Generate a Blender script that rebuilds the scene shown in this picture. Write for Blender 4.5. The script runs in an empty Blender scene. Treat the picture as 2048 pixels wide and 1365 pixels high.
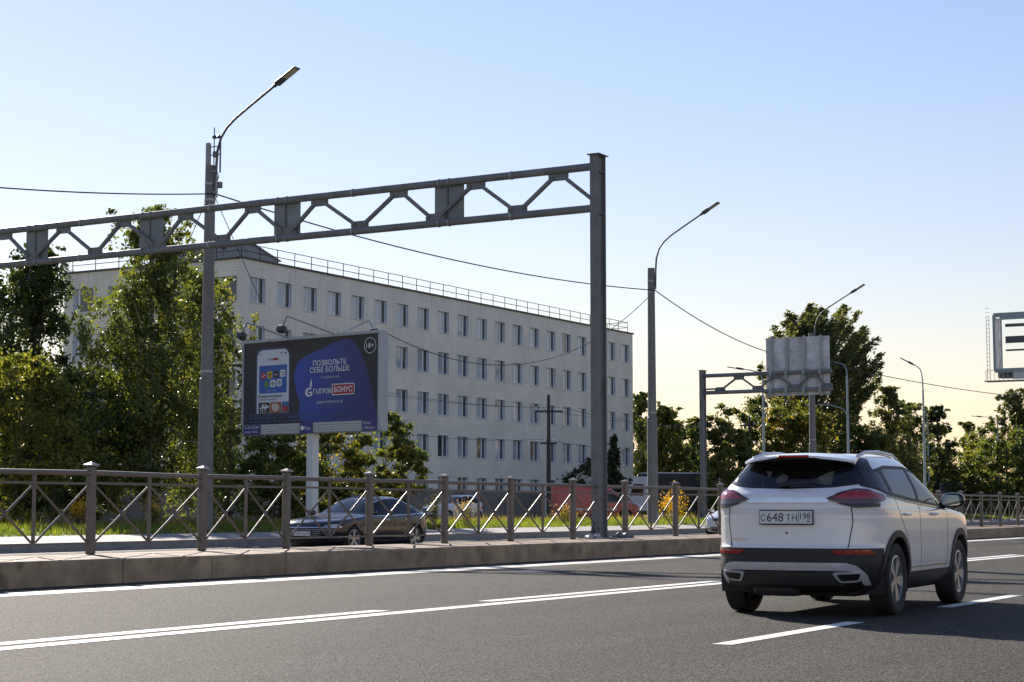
import bpy, bmesh, math, random
import numpy as np
from mathutils import Vector, Matrix, geometry
from mathutils.bvhtree import BVHTree

scene = bpy.context.scene
R = math.radians
# ------------------------------------------------------------------ camera
CAM_H = 1.1
FPX, CX, CY = 3500.0, 1024.0, 682.5          # focal length and centre in photograph pixels
TH, PITCH = R(30.06), R(5.5)                  # heading from the road axis (+X), tilt up
cam_d = bpy.data.cameras.new('camera')
cam = bpy.data.objects.new('camera', cam_d)
scene.collection.objects.link(cam)
cam.location = (0, 0, CAM_H)
cam.rotation_euler = (R(90) + PITCH, 0, TH - R(90))
cam_d.sensor_width = 36.0
cam_d.lens = 36.0 * FPX / 2048.0
cam_d.clip_start = 0.1
cam_d.clip_end = 9000
scene.camera = cam
# ------------------------------------------------------------------ sky, sun, exposure
SUN_AZ, SUN_EL = R(53), R(23.5)                 # azimuth from +X towards +Y
world = bpy.data.worlds.new('World')
scene.world = world
world.use_nodes = True
wn = world.node_tree.nodes; wl = world.node_tree.links
sky = wn.new('ShaderNodeTexSky')
sky.sky_type = 'NISHITA'
sky.sun_disc = False
sky.sun_elevation = SUN_EL
sky.sun_rotation = R(90) - SUN_AZ
sky.altitude = 0
sky.air_density = 1.55
sky.dust_density = 0.06
sky.ozone_density = 3.0
wb = wn.new('ShaderNodeVectorMath'); wb.operation = 'MULTIPLY'; wb.inputs[1].default_value = (1.075, .925, 1.10)   # the camera's warm white balance
wl.new(sky.outputs[0], wb.inputs[0]); wl.new(wb.outputs[0], wn['Background'].inputs[0])
wn['Background'].inputs[1].default_value = 0.058
sun_d = bpy.data.lights.new('sun', 'SUN')
sun_d.energy = 4.4
sun_d.angle = R(0.55)
sun_d.color = (1.0, 0.915, 0.80)
sun = bpy.data.objects.new('sun', sun_d)
scene.collection.objects.link(sun)
sv = Vector((math.cos(SUN_EL) * math.cos(SUN_AZ), math.cos(SUN_EL) * math.sin(SUN_AZ), math.sin(SUN_EL)))
sun.rotation_euler = sv.to_track_quat('Z', 'Y').to_euler()
sun.location = (60, 80, 60)
vs = scene.view_settings
vs.view_transform = 'Standard'; vs.look = 'None'; vs.gamma = 1; vs.exposure = 1.14
vs.use_curve_mapping = False
scene.render.engine = 'CYCLES'
scene.cycles.max_bounces = 8
scene.cycles.transparent_max_bounces = 16

# ------------------------------------------------------------------ place finding
_fw = np.array([math.cos(TH) * math.cos(PITCH), math.sin(TH) * math.cos(PITCH), math.sin(PITCH)])
_rt = np.array([math.sin(TH), -math.cos(TH), 0.])
_up = np.cross(_rt, _fw)
_O = np.array([0, 0, CAM_H])
def _ray(x, y): return _fw + _rt * ((x - CX) / FPX) + _up * ((CY - y) / FPX)
def atY(x, y, Y): d = _ray(x, y); return _O + d * (Y / d[1])
def atX(x, y, X): d = _ray(x, y); return _O + d * (X / d[0])
def atW(x, y, w): return _O + _ray(x, y) * w
def atZ(x, y, z=0.): d = _ray(x, y); return _O + d * ((z - CAM_H) / d[2])

# ------------------------------------------------------------------ object helpers
COL = scene.collection
def link(o): COL.objects.link(o); return o
def tag(o, label=None, cat=None, group=None, kind=None):
    if label: o['label'] = label
    if cat: o['category'] = cat
    if group: o['group'] = group
    if kind: o['kind'] = kind
    return o
def thing(name, label, cat, loc=(0, 0, 0), rz=0, group=None):
    o = link(bpy.data.objects.new(name, None))
    o.location = loc; o.rotation_euler = (0, 0, rz); o.empty_display_size = .3
    return tag(o, label, cat, group)
def copy_tree(o, parent=None):
    c = link(o.copy()); c.parent = parent
    for ch in list(o.children): copy_tree(ch, c)
    return c
def ob(name, me, parent=None, mat=None):
    o = link(bpy.data.objects.new(name, me))
    if parent is not None: o.parent = parent
    if mat is not None:
        me.materials.clear()
        for m in (mat if isinstance(mat, (list, tuple)) else [mat]): me.materials.append(m)
    return o

class MB:
    """collects shapes into one mesh"""
    def __init__(s): s.v = []; s.f = []; s.mi = []; s.cur = 0
    def add(s, vs_, fs_):
        b = len(s.v); s.v += [tuple(map(float, v)) for v in vs_]
        for f in fs_: s.f.append([i + b for i in f]); s.mi.append(s.cur)
        return s
    def box(s, c, size, rot=None, bev=0):
        hx, hy, hz = [q / 2 for q in size]
        if bev:
            b = min(bev, hx * .9, hy * .9, hz * .9); P = []
            for sx in (-1, 1):
                for sy in (-1, 1):
                    for sz in (-1, 1):
                        P += [(sx * (hx - b), sy * (hy - b), sz * hz), (sx * (hx - b), sy * hy, sz * (hz - b)), (sx * hx, sy * (hy - b), sz * (hz - b))]
            bm = bmesh.new(); [bm.verts.new(p) for p in P]
            bmesh.ops.convex_hull(bm, input=bm.verts[:]); bmesh.ops.dissolve_limit(bm, angle_limit=.02, verts=bm.verts[:], edges=bm.edges[:])
            bm.verts.index_update()
            P = [v.co.copy() for v in bm.verts]; Fs = [[v.index for v in f.verts] for f in bm.faces]; bm.free()
        else:
            P = [Vector((x, y, z)) for x in (-hx, hx) for y in (-hy, hy) for z in (-hz, hz)]
            Fs = [(0, 1, 3, 2), (4, 6, 7, 5), (0, 4, 5, 1), (2, 3, 7, 6), (0, 2, 6, 4), (1, 5, 7, 3)]
        out = []
        for p in P:
            p = Vector(p)
            if rot is not None: p = rot @ p
            out.append((p.x + c[0], p.y + c[1], p.z + c[2]))
        return s.add(out, Fs)
    def tube(s, p0, p1, r0, r1=None, n=10, cap=True):
        return s.path([p0, p1], [r0, r0 if r1 is None else r1], n, cap)
    def path(s, pts, rad, n=8, cap=True):
        pts = [Vector(p) for p in pts]; m = len(pts)
        if not isinstance(rad, (list, tuple)): rad = [rad] * m
        rings = []; ref = None
        for i, p in enumerate(pts):
            d = (pts[min(i + 1, m - 1)] - pts[max(i - 1, 0)]).normalized()
            if ref is None:
                ref = Vector((0, 0, 1)) if abs(d.z) < .9 else Vector((1, 0, 0))
            u = d.cross(ref).normalized(); w = u.cross(d).normalized(); ref = w
            rings.append([p + (u * math.cos(2 * math.pi * k / n) + w * math.sin(2 * math.pi * k / n)) * rad[i] for k in range(n)])
        V = [v for r in rings for v in r]; Fs = []
        for i in range(m - 1):
            for k in range(n):
                a = i * n + k; b = i * n + (k + 1) % n
                Fs.append((a, a + n, b + n, b))
        if cap: Fs.append(list(range(n))); Fs.append(list(range((m - 1) * n + n - 1, (m - 1) * n - 1, -1)))
        return s.add(V, Fs)
    def bar(s, p0, p1, wx, wy, up=(0, 0, 1)):
        p0, p1 = Vector(p0), Vector(p1); d = (p1 - p0).normalized(); up = Vector(up)
        u = d.cross(up)
        if u.length < 1e-4: u = d.cross(Vector((1, 0, 0)))
        u.normalize(); w = u.cross(d).normalized()
        V = []
        for p in (p0, p1):
            for a, b in ((-1, -1), (1, -1), (1, 1), (-1, 1)): V.append(p + u * a * wx / 2 + w * b * wy / 2)
        return s.add(V, [(0, 1, 2, 3), (7, 6, 5, 4), (0, 4, 5, 1), (1, 5, 6, 2), (2, 6, 7, 3), (3, 7, 4, 0)])
    def prism(s, poly, fn, t0, t1):
        """poly: 2d outline, fn(a,b,t)->xyz"""
        n = len(poly)
        V = [fn(a, b, t0) for a, b in poly] + [fn(a, b, t1) for a, b in poly]
        Fs = [list(range(n - 1, -1, -1)), list(range(n, 2 * n))]
        Fs += [(i, (i + 1) % n, n + (i + 1) % n, n + i) for i in range(n)]
        return s.add(V, Fs)
    def lathe(s, prof, axis='z', c=(0, 0, 0), n=24, closed=False):
        V = []; m = len(prof)
        for k in range(n):
            a = 2 * math.pi * k / n; ca, sa = math.cos(a), math.sin(a)
            for r, h in prof:
                p = (r * ca, r * sa, h) if axis == 'z' else ((r * ca, h, r * sa) if axis == 'y' else (h, r * ca, r * sa))
                V.append((p[0] + c[0], p[1] + c[1], p[2] + c[2]))
        Fs = []
        for k in range(n):
            for i in range(m if closed else m - 1):
                a = k * m + i; b = k * m + (i + 1) % m; c2 = ((k + 1) % n) * m + (i + 1) % m; d = ((k + 1) % n) * m + i
                Fs.append((a, d, c2, b))
        return s.add(V, Fs)
    def mesh(s, name, off=(0, 0, 0), smooth=False, fix=True):
        me = bpy.data.meshes.new(name)
        o = off
        me.from_pydata([(a - o[0], b - o[1], c - o[2]) for a, b, c in s.v], [], s.f)
        me.polygons.foreach_set('material_index', s.mi)
        if fix:
            bm = bmesh.new(); bm.from_mesh(me); bmesh.ops.recalc_face_normals(bm, faces=bm.faces[:]); bm.to_mesh(me); bm.free()
        if smooth:
            me.polygons.foreach_set('use_smooth', [True] * len(me.polygons))
            try: me.set_sharp_from_angle(angle=R(40))
            except Exception: pass
        me.update()
        return me
    def build(s, name, mat, parent=None, off=(0, 0, 0), smooth=False):
        return ob(name, s.mesh(name, off, smooth), parent, mat)
def struct(name, me_or_mb, mat, smooth=False):
    me = me_or_mb.mesh(name, smooth=smooth) if isinstance(me_or_mb, MB) else me_or_mb
    return tag(ob(name, me, None, mat), kind='structure')

# ------------------------------------------------------------------ materials
def newmat(name):
    m = bpy.data.materials.new(name); m.use_nodes = True
    nt = m.node_tree; return m, nt, nt.nodes['Principled BSDF'], nt.nodes, nt.links
def node(nodes, t, **kw):
    n = nodes.new(t)
    for k, v in kw.items(): setattr(n, k, v)
    return n
def M(name, col, rough=.5, metal=0., var=.12, vs=3., bump=0., bs=60., coat=0., spec=.5, dirt=None, dscale=1.5, damt=.5, stretch=None):
    """plain surface with noise variation of colour and roughness, fine relief and optional dirt"""
    m, nt, b, N, L = newmat(name)
    tc = node(N, 'ShaderNodeTexCoord'); src = tc.outputs['Object']
    if stretch:
        mp = node(N, 'ShaderNodeMapping'); mp.inputs['Scale'].default_value = stretch
        L.new(src, mp.inputs[0]); src = mp.outputs[0]
    nz = node(N, 'ShaderNodeTexNoise'); nz.inputs['Scale'].default_value = vs; nz.inputs['Detail'].default_value = 6
    L.new(src, nz.inputs['Vector'])
    rp = node(N, 'ShaderNodeMapRange'); rp.inputs[1].default_value = .3; rp.inputs[2].default_value = .7
    rp.inputs[3].default_value = 1 - var; rp.inputs[4].default_value = 1 + var
    L.new(nz.outputs[0], rp.inputs[0])
    mx = node(N, 'ShaderNodeVectorMath', operation='SCALE'); mx.inputs[0].default_value = col[:3]
    L.new(rp.outputs[0], mx.inputs['Scale'])
    out = mx.outputs[0]
    if dirt:
        n2 = node(N, 'ShaderNodeTexNoise'); n2.inputs['Scale'].default_value = dscale; n2.inputs['Detail'].default_value = 8; n2.inputs['Roughness'].default_value = .65
        L.new(src, n2.inputs['Vector'])
        r2 = node(N, 'ShaderNodeMapRange'); r2.inputs[1].default_value = .52; r2.inputs[2].default_value = .72; r2.inputs[4].default_value = damt
        L.new(n2.outputs[0], r2.inputs[0])
        mm = node(N, 'ShaderNodeMixRGB'); mm.inputs[2].default_value = (*dirt, 1)
        L.new(r2.outputs[0], mm.inputs[0]); L.new(out, mm.inputs[1]); out = mm.outputs[0]
    L.new(out, b.inputs['Base Color'])
    rr = node(N, 'ShaderNodeMapRange'); rr.inputs[3].default_value = max(.02, rough - .08 * min(1, rough * 3)); rr.inputs[4].default_value = min(1, rough + .08 * min(1, rough * 3))
    L.new(nz.outputs[0], rr.inputs[0]); L.new(rr.outputs[0], b.inputs['Roughness'])
    b.inputs['Metallic'].default_value = metal; b.inputs['Specular IOR Level'].default_value = spec
    b.inputs['Coat Weight'].default_value = coat; b.inputs['Coat Roughness'].default_value = .03
    if bump:
        n3 = node(N, 'ShaderNodeTexNoise'); n3.inputs['Scale'].default_value = bs; n3.inputs['Detail'].default_value = 5
        L.new(src, n3.inputs['Vector'])
        bp = node(N, 'ShaderNodeBump'); bp.inputs['Strength'].default_value = bump; bp.inputs['Distance'].default_value = .02
        L.new(n3.outputs[0], bp.inputs['Height']); L.new(bp.outputs[0], b.inputs['Normal'])
    return m
def leafmat(name, ramp, trans=.45, rough=.45):
    m, nt, b, N, L = newmat(name)
    at = node(N, 'ShaderNodeAttribute', attribute_name='tone')
    cr = node(N, 'ShaderNodeValToRGB')
    while len(cr.color_ramp.elements) < len(ramp): cr.color_ramp.elements.new(.5)
    for e, (p, c) in zip(cr.color_ramp.elements, ramp): e.position = p; e.color = (*c, 1)
    L.new(at.outputs['Fac'], cr.inputs[0]); L.new(cr.outputs[0], b.inputs['Base Color'])
    b.inputs['Roughness'].default_value = rough; b.inputs['Specular IOR Level'].default_value = .45
    tr = node(N, 'ShaderNodeBsdfTranslucent')
    sc = node(N, 'ShaderNodeVectorMath', operation='MULTIPLY'); sc.inputs[1].default_value = (2.3, 2.1, 1.05)
    L.new(cr.outputs[0], sc.inputs[0]); L.new(sc.outputs[0], tr.inputs[0])
    mx = node(N, 'ShaderNodeMixShader'); mx.inputs[0].default_value = trans
    L.new(b.outputs[0], mx.inputs[1]); L.new(tr.outputs[0], mx.inputs[2]); L.new(mx.outputs[0], N['Material Output'].inputs[0])
    return m
def glassmat(name, tint=(.55, .62, .64), fac=.75):
    """thin pane: mirror by Fresnel, rest a tinted see-through"""
    m, nt, b, N, L = newmat(name)
    N.remove(b)
    g = node(N, 'ShaderNodeBsdfGlossy'); g.inputs['Roughness'].default_value = .02
    t = node(N, 'ShaderNodeBsdfTransparent'); t.inputs[0].default_value = (*tint, 1)
    fr = node(N, 'ShaderNodeFresnel'); fr.inputs[0].default_value = 1.55
    nz = node(N, 'ShaderNodeTexNoise'); nz.inputs['Scale'].default_value = 1.3
    bp = node(N, 'ShaderNodeBump'); bp.inputs['Strength'].default_value = .03
    L.new(nz.outputs[0], bp.inputs['Height']); L.new(bp.outputs[0], g.inputs['Normal'])
    mx = node(N, 'ShaderNodeMixShader'); L.new(fr.outputs[0], mx.inputs[0]); L.new(t.outputs[0], mx.inputs[1]); L.new(g.outputs[0], mx.inputs[2])
    L.new(mx.outputs[0], N['Material Output'].inputs[0])
    return m

MT = {}
MT['steel'] = M('painted_steel_grey', (.16, .17, .175), .5, 0, .18, 2.0, .08, 30, dirt=(.13, .09, .06), dscale=2.2, damt=.5)
MT['steel_dark'] = M('painted_steel_dark', (.10, .105, .11), .55, 0, .15, 2.5)
MT['fence'] = M('fence_grey_brown_paint', (.15, .128, .105), .50, 0, .15, 4, .04, 40, dirt=(.10, .075, .05), dscale=5, damt=.45)
MT['fence_cap'] = M('fence_cap_paint', (.26, .25, .23), .45, 0, .12, 6)
MT['galv'] = M('galvanised_steel', (.36, .38, .39), .45, .55, .15, 6, .05, 40)
MT['galv_blue'] = M('pale_zinc_pole', (.30, .36, .38), .5, .2, .12, 3)
MT['pole'] = M('pole_grey_paint', (.17, .17, .165), .6, 0, .15, 1.5, .06, 20, dirt=(.11, .09, .07), dscale=1.2, damt=.4)
MT['alu'] = M('weathered_aluminium', (.55, .57, .60), .45, .35, .3, 1.6, .05, 10, dirt=(.22, .22, .23), dscale=1.1, damt=.7)
MT['lamp'] = M('lamp_head_dark', (.06, .065, .07), .4, .2, .1, 5)
MT['lens'] = M('lamp_lens', (.42, .39, .28), .2, 0, .1, 20)
MT['wire'] = M('wire_black', (.02, .02, .022), .6, 0, .1, 10)
MT['wood_pole'] = M('old_pole_wood', (.055, .05, .045), .85, 0, .3, 2, .4, 20, stretch=(6, 6, .6))
MT['porcelain'] = M('porcelain', (.7, .7, .68), .15, 0, .05, 5)
MT['rubber'] = M('tyre_rubber', (.022, .021, .02), .8, 0, .25, 14, .15, 90)
MT['black_plastic'] = M('black_plastic', (.02, .021, .024), .55, 0, .2, 12, .05, 200)
MT['gloss_black'] = M('gloss_black', (.008, .008, .01), .12, 0, .1, 5)
MT['dark_in'] = M('dark_interior', (.03, .03, .032), .8, 0, .2, 6)
MT['chrome'] = M('chrome_trim', (.72, .73, .75), .16, 1, .05, 5)
MT['silver'] = M('silver_paint', (.60, .61, .63), .3, .25, .06, 8)
MT['rim'] = M('alloy_rim', (.42, .43, .44), .33, .7, .12, 10)
MT['white_paint'] = M('white_car_paint', (.80, .80, .80), .28, 0, .02, 2, coat=1.0)
MT['red_lens'] = M('red_lamp_lens', (.34, .010, .016), .08, 0, .25, 18, coat=1)
MT['red_lens_dark'] = M('dark_red_lamp_lens', (.06, .004, .008), .06, 0, .25, 18, coat=1)
MT['lamp_clear'] = M('clear_lamp_lens', (.6, .62, .64), .08, .3, .1, 12, coat=1)
MT['orange_lens'] = M('amber_lens', (.55, .20, .02), .12, 0, .1, 12)
MT['glass'] = glassmat('car_glass', (.62, .70, .70))
MT['glass_dark'] = glassmat('car_glass_tinted', (.50, .55, .57))
MT['plate_white'] = M('plate_white', (.72, .72, .70), .35, 0, .03, 20)
MT['ink'] = M('black_print', (.012, .012, .014), .5, 0, .05, 30)
MT['ink_white'] = M('white_print', (.82, .83, .85), .5, 0, .02, 30)
MT['mirror'] = M('mirror_glass', (.75, .8, .82), .03, 1, .02, 3)

def text_mesh(s, size, bold=0., align='CENTER', sx=1.):
    cu = bpy.data.curves.new('t', 'FONT'); cu.body = s; cu.size = size; cu.align_x = align; cu.align_y = 'CENTER'
    cu.offset = bold; cu.resolution_u = 3
    o = bpy.data.objects.new('t', cu); COL.objects.link(o)
    dg = bpy.context.evaluated_depsgraph_get()
    me = bpy.data.meshes.new_from_object(o.evaluated_get(dg))
    bpy.data.objects.remove(o); bpy.data.curves.remove(cu)
    if sx != 1.:
        for v in me.vertices: v.co.x *= sx
    return me
def text_fit(s, width, height, bold=0., align='CENTER'):
    """text scaled to a given width and overall height"""
    me = text_mesh(s, 1.0, bold, 'CENTER')
    xs = [v.co.x for v in me.vertices]; ys = [v.co.y for v in me.vertices]
    kx = width / (max(xs) - min(xs)); ky = height / (max(ys) - min(ys))
    cx_ = (max(xs) + min(xs)) / 2; cy_ = (max(ys) + min(ys)) / 2
    for v in me.vertices: v.co.x = (v.co.x - cx_) * kx; v.co.y = (v.co.y - cy_) * ky
    return me
# ------------------------------------------------------------------ ground, roads, kerbs
def asphalt(name, col, seed, patch=.17):
    m, nt, b, N, L = newmat(name)
    tc = node(N, 'ShaderNodeTexCoord'); src = tc.outputs['Object']
    v1 = node(N, 'ShaderNodeTexVoronoi'); v1.inputs['Scale'].default_value = 48
    L.new(src, v1.inputs['Vector'])
    n1 = node(N, 'ShaderNodeTexNoise'); n1.inputs['Scale'].default_value = 30; n1.inputs['Detail'].default_value = 5; n1.inputs['Roughness'].default_value = .8
    L.new(src, n1.inputs['Vector'])
    mp = node(N, 'ShaderNodeMapping'); mp.inputs['Scale'].default_value = (.12, .9, 1); mp.inputs['Location'].default_value = (seed, seed * 2.3, 0)
    L.new(src, mp.inputs[0])
    n2 = node(N, 'ShaderNodeTexNoise'); n2.inputs['Scale'].default_value = 1.1; n2.inputs['Detail'].default_value = 6
    L.new(mp.outputs[0], n2.inputs['Vector'])
    sep = node(N, 'ShaderNodeSeparateColor'); L.new(v1.outputs['Color'], sep.inputs[0])
    r1 = node(N, 'ShaderNodeMapRange'); r1.inputs[3].default_value = .3; r1.inputs[4].default_value = 1.75; L.new(sep.outputs[0], r1.inputs[0])
    r2 = node(N, 'ShaderNodeMapRange'); r2.inputs[1].default_value = .3; r2.inputs[2].default_value = .7; r2.inputs[3].default_value = .25; r2.inputs[4].default_value = 1.75; L.new(n1.outputs[0], r2.inputs[0])
    r3 = node(N, 'ShaderNodeMapRange'); r3.inputs[1].default_value = .3; r3.inputs[2].default_value = .7; r3.inputs[3].default_value = 1 - patch; r3.inputs[4].default_value = 1 + patch; L.new(n2.outputs[0], r3.inputs[0])
    a = node(N, 'ShaderNodeMath', operation='MULTIPLY'); L.new(r1.outputs[0], a.inputs[0]); L.new(r2.outputs[0], a.inputs[1])
    c = node(N, 'ShaderNodeMath', operation='MULTIPLY'); L.new(a.outputs[0], c.inputs[0]); L.new(r3.outputs[0], c.inputs[1])
    s = node(N, 'ShaderNodeVectorMath', operation='SCALE'); s.inputs[0].default_value = col; L.new(c.outputs[0], s.inputs['Scale'])
    L.new(s.outputs[0], b.inputs['Base Color'])
    b.inputs['Roughness'].default_value = .85; b.inputs['Specular IOR Level'].default_value = .12
    bp = node(N, 'ShaderNodeBump'); bp.inputs['Strength'].default_value = .8; bp.inputs['Distance'].default_value = .02
    hh = node(N, 'ShaderNodeMath', operation='ADD'); L.new(v1.outputs['Distance'], hh.inputs[0]); L.new(n1.outputs[0], hh.inputs[1])
    L.new(hh.outputs[0], bp.inputs['Height']); L.new(bp.outputs[0], b.inputs['Normal'])
    return m
MT['asphalt'] = asphalt('asphalt_near', (.060, .0565, .051), 1.0)
MT['asphalt2'] = asphalt('asphalt_far', (.09, .085, .08), 4.0)
MT['paving'] = M('pale_footpath', (.30, .28, .26), .85, 0, .12, .8, .2, 30)
MT['median'] = M('reddish_paving', (.23, .15, .105), .85, 0, .22, 1.6, .25, 40, dirt=(.11, .09, .07), dscale=.8, damt=.7)
MT['kerb'] = M('kerb_concrete', (.34, .255, .16), .85, 0, .28, 2.6, .6, 30, dirt=(.10, .065, .04), dscale=1.9, damt=.9)
MT['kerb2'] = M('kerb_granite', (.24, .24, .235), .8, 0, .15, 3.5, .25, 30, dirt=(.13, .12, .11), dscale=1.2, damt=.6)
MT['marking'] = M('road_marking_paint', (.72, .71, .67), .7, 0, .08, 6, .15, 60, dirt=(.25, .24, .22), dscale=9, damt=.5)
MT['marking_worn'] = M('worn_edge_line', (.55, .54, .50), .75, 0, .15, 5, .15, 60, dirt=(.16, .15, .14), dscale=3, damt=.8)
MT['soil'] = M('grassy_soil', (.075, .085, .03), .95, 0, .35, .7, .3, 12, dirt=(.10, .08, .05), dscale=.35, damt=.7)
MT['lot'] = M('pale_service_road', (.27, .25, .22), .9, 0, .15, .5, .1, 20)  # base colour made paler to bounce added sunlight onto the building front

def ground_z(Y):
    pts = [(-2000, -.06), (33.4, -.06), (33.5, .22), (36.2, .34), (38.6, .54), (41, .50), (46, .38), (62, .38), (5000, .38)]
    for (a, za), (b, zb) in zip(pts, pts[1:]):
        if a <= Y <= b: return za + (zb - za) * (Y - a) / (b - a)
    return .38
mb = MB()
ys = [-1500, -200, -12, 33.2, 33.45, 34.6, 36.2, 37.0, 37.8, 38.6, 39.8, 41, 43, 46, 62, 200, 700, 4000]
xs_ = [-1500, -200, 0, 40, 80, 120, 200, 500, 1500, 6000]
V = [(x, y, ground_z(y)) for y in ys for x in xs_]
nx = len(xs_)
mb.add(V, [(j * nx + i, j * nx + i + 1, (j + 1) * nx + i + 1, (j + 1) * nx + i) for j in range(len(ys) - 1) for i in range(nx - 1)])
struct('ground', mb, MT['soil'], smooth=True)

def sheet(name, x0, x1, y0, y1, z, mat, nseg=1):
    m = MB(); n = nseg
    Vv = []
    for i in range(n + 1):
        x = x0 + (x1 - x0) * i / n; Vv += [(x, y0, z), (x, y1, z)]
    m.add(Vv, [(2 * i, 2 * i + 2, 2 * i + 3, 2 * i + 1) for i in range(n)])
    return m
KERB_Y = 18.35; TOPZ = .37; FENCE_Y = 20.7; MED_Y1 = 21.15
road = struct('road', sheet('road', -300, 1500, -8, KERB_Y + .1, 0, None), MT['asphalt'])
far_road = struct('far_carriageway', sheet('far_carriageway', -300, 1500, MED_Y1 - .1, 33.05, .0, None), MT['asphalt2'])
# footpath beyond the far kerb (slopes with the ground)
m = MB(); m.add([(-300, 33.18, .215), (1500, 33.18, .215), (1500, 36.1, .36), (-300, 36.1, .36)], [(0, 1, 2, 3)])
struct('footpath', m, MT['paving'])
lot = struct('service_road', sheet('service_road', -100, 900, 46.5, 55, .40, None), MT['lot'])

def markings(parent, pieces, mat, name='lane_marking'):
    for (x0, x1, y0, y1, z) in pieces:
        n = max(1, int((x1 - x0) / 2)); rng = random.Random(int(x0 * 100 + y0 * 7))
        m = MB(); Vv = []
        for i in range(n + 1):
            x = x0 + (x1 - x0) * i / n
            e = .008
            Vv += [(x, y0 + rng.uniform(-e, e), z), (x, y1 + rng.uniform(-e, e), z)]
        m.add(Vv, [(2 * i, 2 * i + 2, 2 * i + 3, 2 * i + 1) for i in range(n)])
        m.build(name, mat, parent)
solid = [(-60, 300, 10.40, 10.64, .004)]
dash = [(x0, x1, 10.80, 11.02, .004) for x0, x1 in [(-12, 16.0)] + [(18.2 + 9.15 * k, 25.1 + 9.15 * k) for k in range(12)]]
lane = [(x0, x0 + 3.3, 5.68, 5.86, .004) for x0 in (13.38, 19.7, 26.0, 32.3, 38.6, 45)]
markings(road, solid + dash + lane, MT['marking'])
markings(road, [(-60, 300, 16.75, 17.42, .004)], MT['marking_worn'], 'edge_line')
markings(far_road, [(-60, 300, 21.7, 21.85, .004), (-60, 300, 32.5, 32.65, .004)] + [(x0, x0 + 3.5, yy, yy + .15, .004) for x0 in range(10, 130, 10) for yy in (25.2, 28.9)], MT['marking'])

# median island with single kerb stones
med = struct('median_island', sheet('median_island', -60, 300, KERB_Y + .16, MED_Y1 - .15, TOPZ - .012, None), MT['median'])
rng = random.Random(4)
joints = [10.2, 12.7, 15.1, 17.57, 20.04, 22.1, 24.05, 26.44, 29.1, 31.86, 35.05, 38.0]
while joints[-1] < 110: joints.append(joints[-1] + rng.choice([2.5, 3.0, 2.9, 2.7]))
def kerb_row(parent, js, y0, y1, z0, z1, mat, gap=.012, bev=.025, jit=.008):
    for a, b in zip(js, js[1:]):
        m = MB(); dz = rng.uniform(-jit, jit); dy = rng.uniform(-jit, jit)
        m.box(((a + b) / 2, (y0 + y1) / 2 + dy, (z0 + z1) / 2 + dz), (b - a - gap, y1 - y0, z1 - z0), None, bev)
        m.build('kerb_stone', mat, parent)
kerb_row(med, joints, KERB_Y, KERB_Y + .17, -.08, TOPZ, MT['kerb'])
kerb_row(med, [8 + 3 * k for k in range(40)], MED_Y1 - .16, MED_Y1, -.08, TOPZ - .004, MT['kerb'])
kerb_row(far_road, [20 + 3.0 * k for k in range(48)], 33.03, 33.2, -.08, .225, MT['kerb2'])
# drain grate set in the asphalt by the edge line
g0 = atZ(1075, 1143, 0)
dg_ = thing('drain_grate', 'small slotted iron drain grate set in the asphalt below the kerb', 'drain grate', (g0[0], g0[1], 0))
m = MB(); m.box((0, -.33, .003), (1.6, .04, .012)).box((0, .33, .003), (1.6, .04, .012)).box((-.8, 0, .003), (.04, .7, .012)).box((.8, 0, .003), (.04, .7, .012)); m.build('frame', MT['steel_dark'], dg_)
for k in range(15):
    m = MB(); m.box((-.7 + .1 * k, 0, .002), (.045, .62, .01)); m.build('slat', MT['steel'], dg_)
# ------------------------------------------------------------------ pedestrian railing on the median
railing = thing('pedestrian_railing', 'long grey-brown steel railing with crossed bars along the raised median', 'railing', (21.8, FENCE_Y, TOPZ - .012))
RO = (21.8, FENCE_Y, TOPZ - .012)
post_x = [21.8 - 2.6 * k for k in range(4, 0, -1)] + [21.8, 24.63, 27.1, 29.9, 32.8, 35.7, 38.8, 41.75, 44.9, 48.1] + [48.1 + 3.17 * k for k in range(1, 14)]
PH = 1.46
m = MB(); m.box((0, 0, PH / 2), (.135, .135, PH), None, .02); post_me = m.mesh('post'); post_me.materials.append(MT['fence'])
m = MB()
m.add([(a * .092, b * .092, PH + c) for c in (0, .03) for a, b in ((-1, -1), (1, -1), (1, 1), (-1, 1))] + [(0, 0, PH + .075)],
      [(0, 3, 2, 1), (0, 1, 5, 4), (1, 2, 6, 5), (2, 3, 7, 6), (3, 0, 4, 7), (4, 5, 8), (5, 6, 8), (6, 7, 8), (7, 4, 8)])
cap_me = m.mesh('cap'); cap_me.materials.append(MT['fence_cap'])
m = MB(); m.box((0, 0, 0), (.075, .05, .075), None, .012); boss_me = m.mesh('boss'); boss_me.materials.append(MT['fence'])
frng = random.Random(8)
ZT, Z2, ZB = 1.34, 1.17, .22
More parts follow.
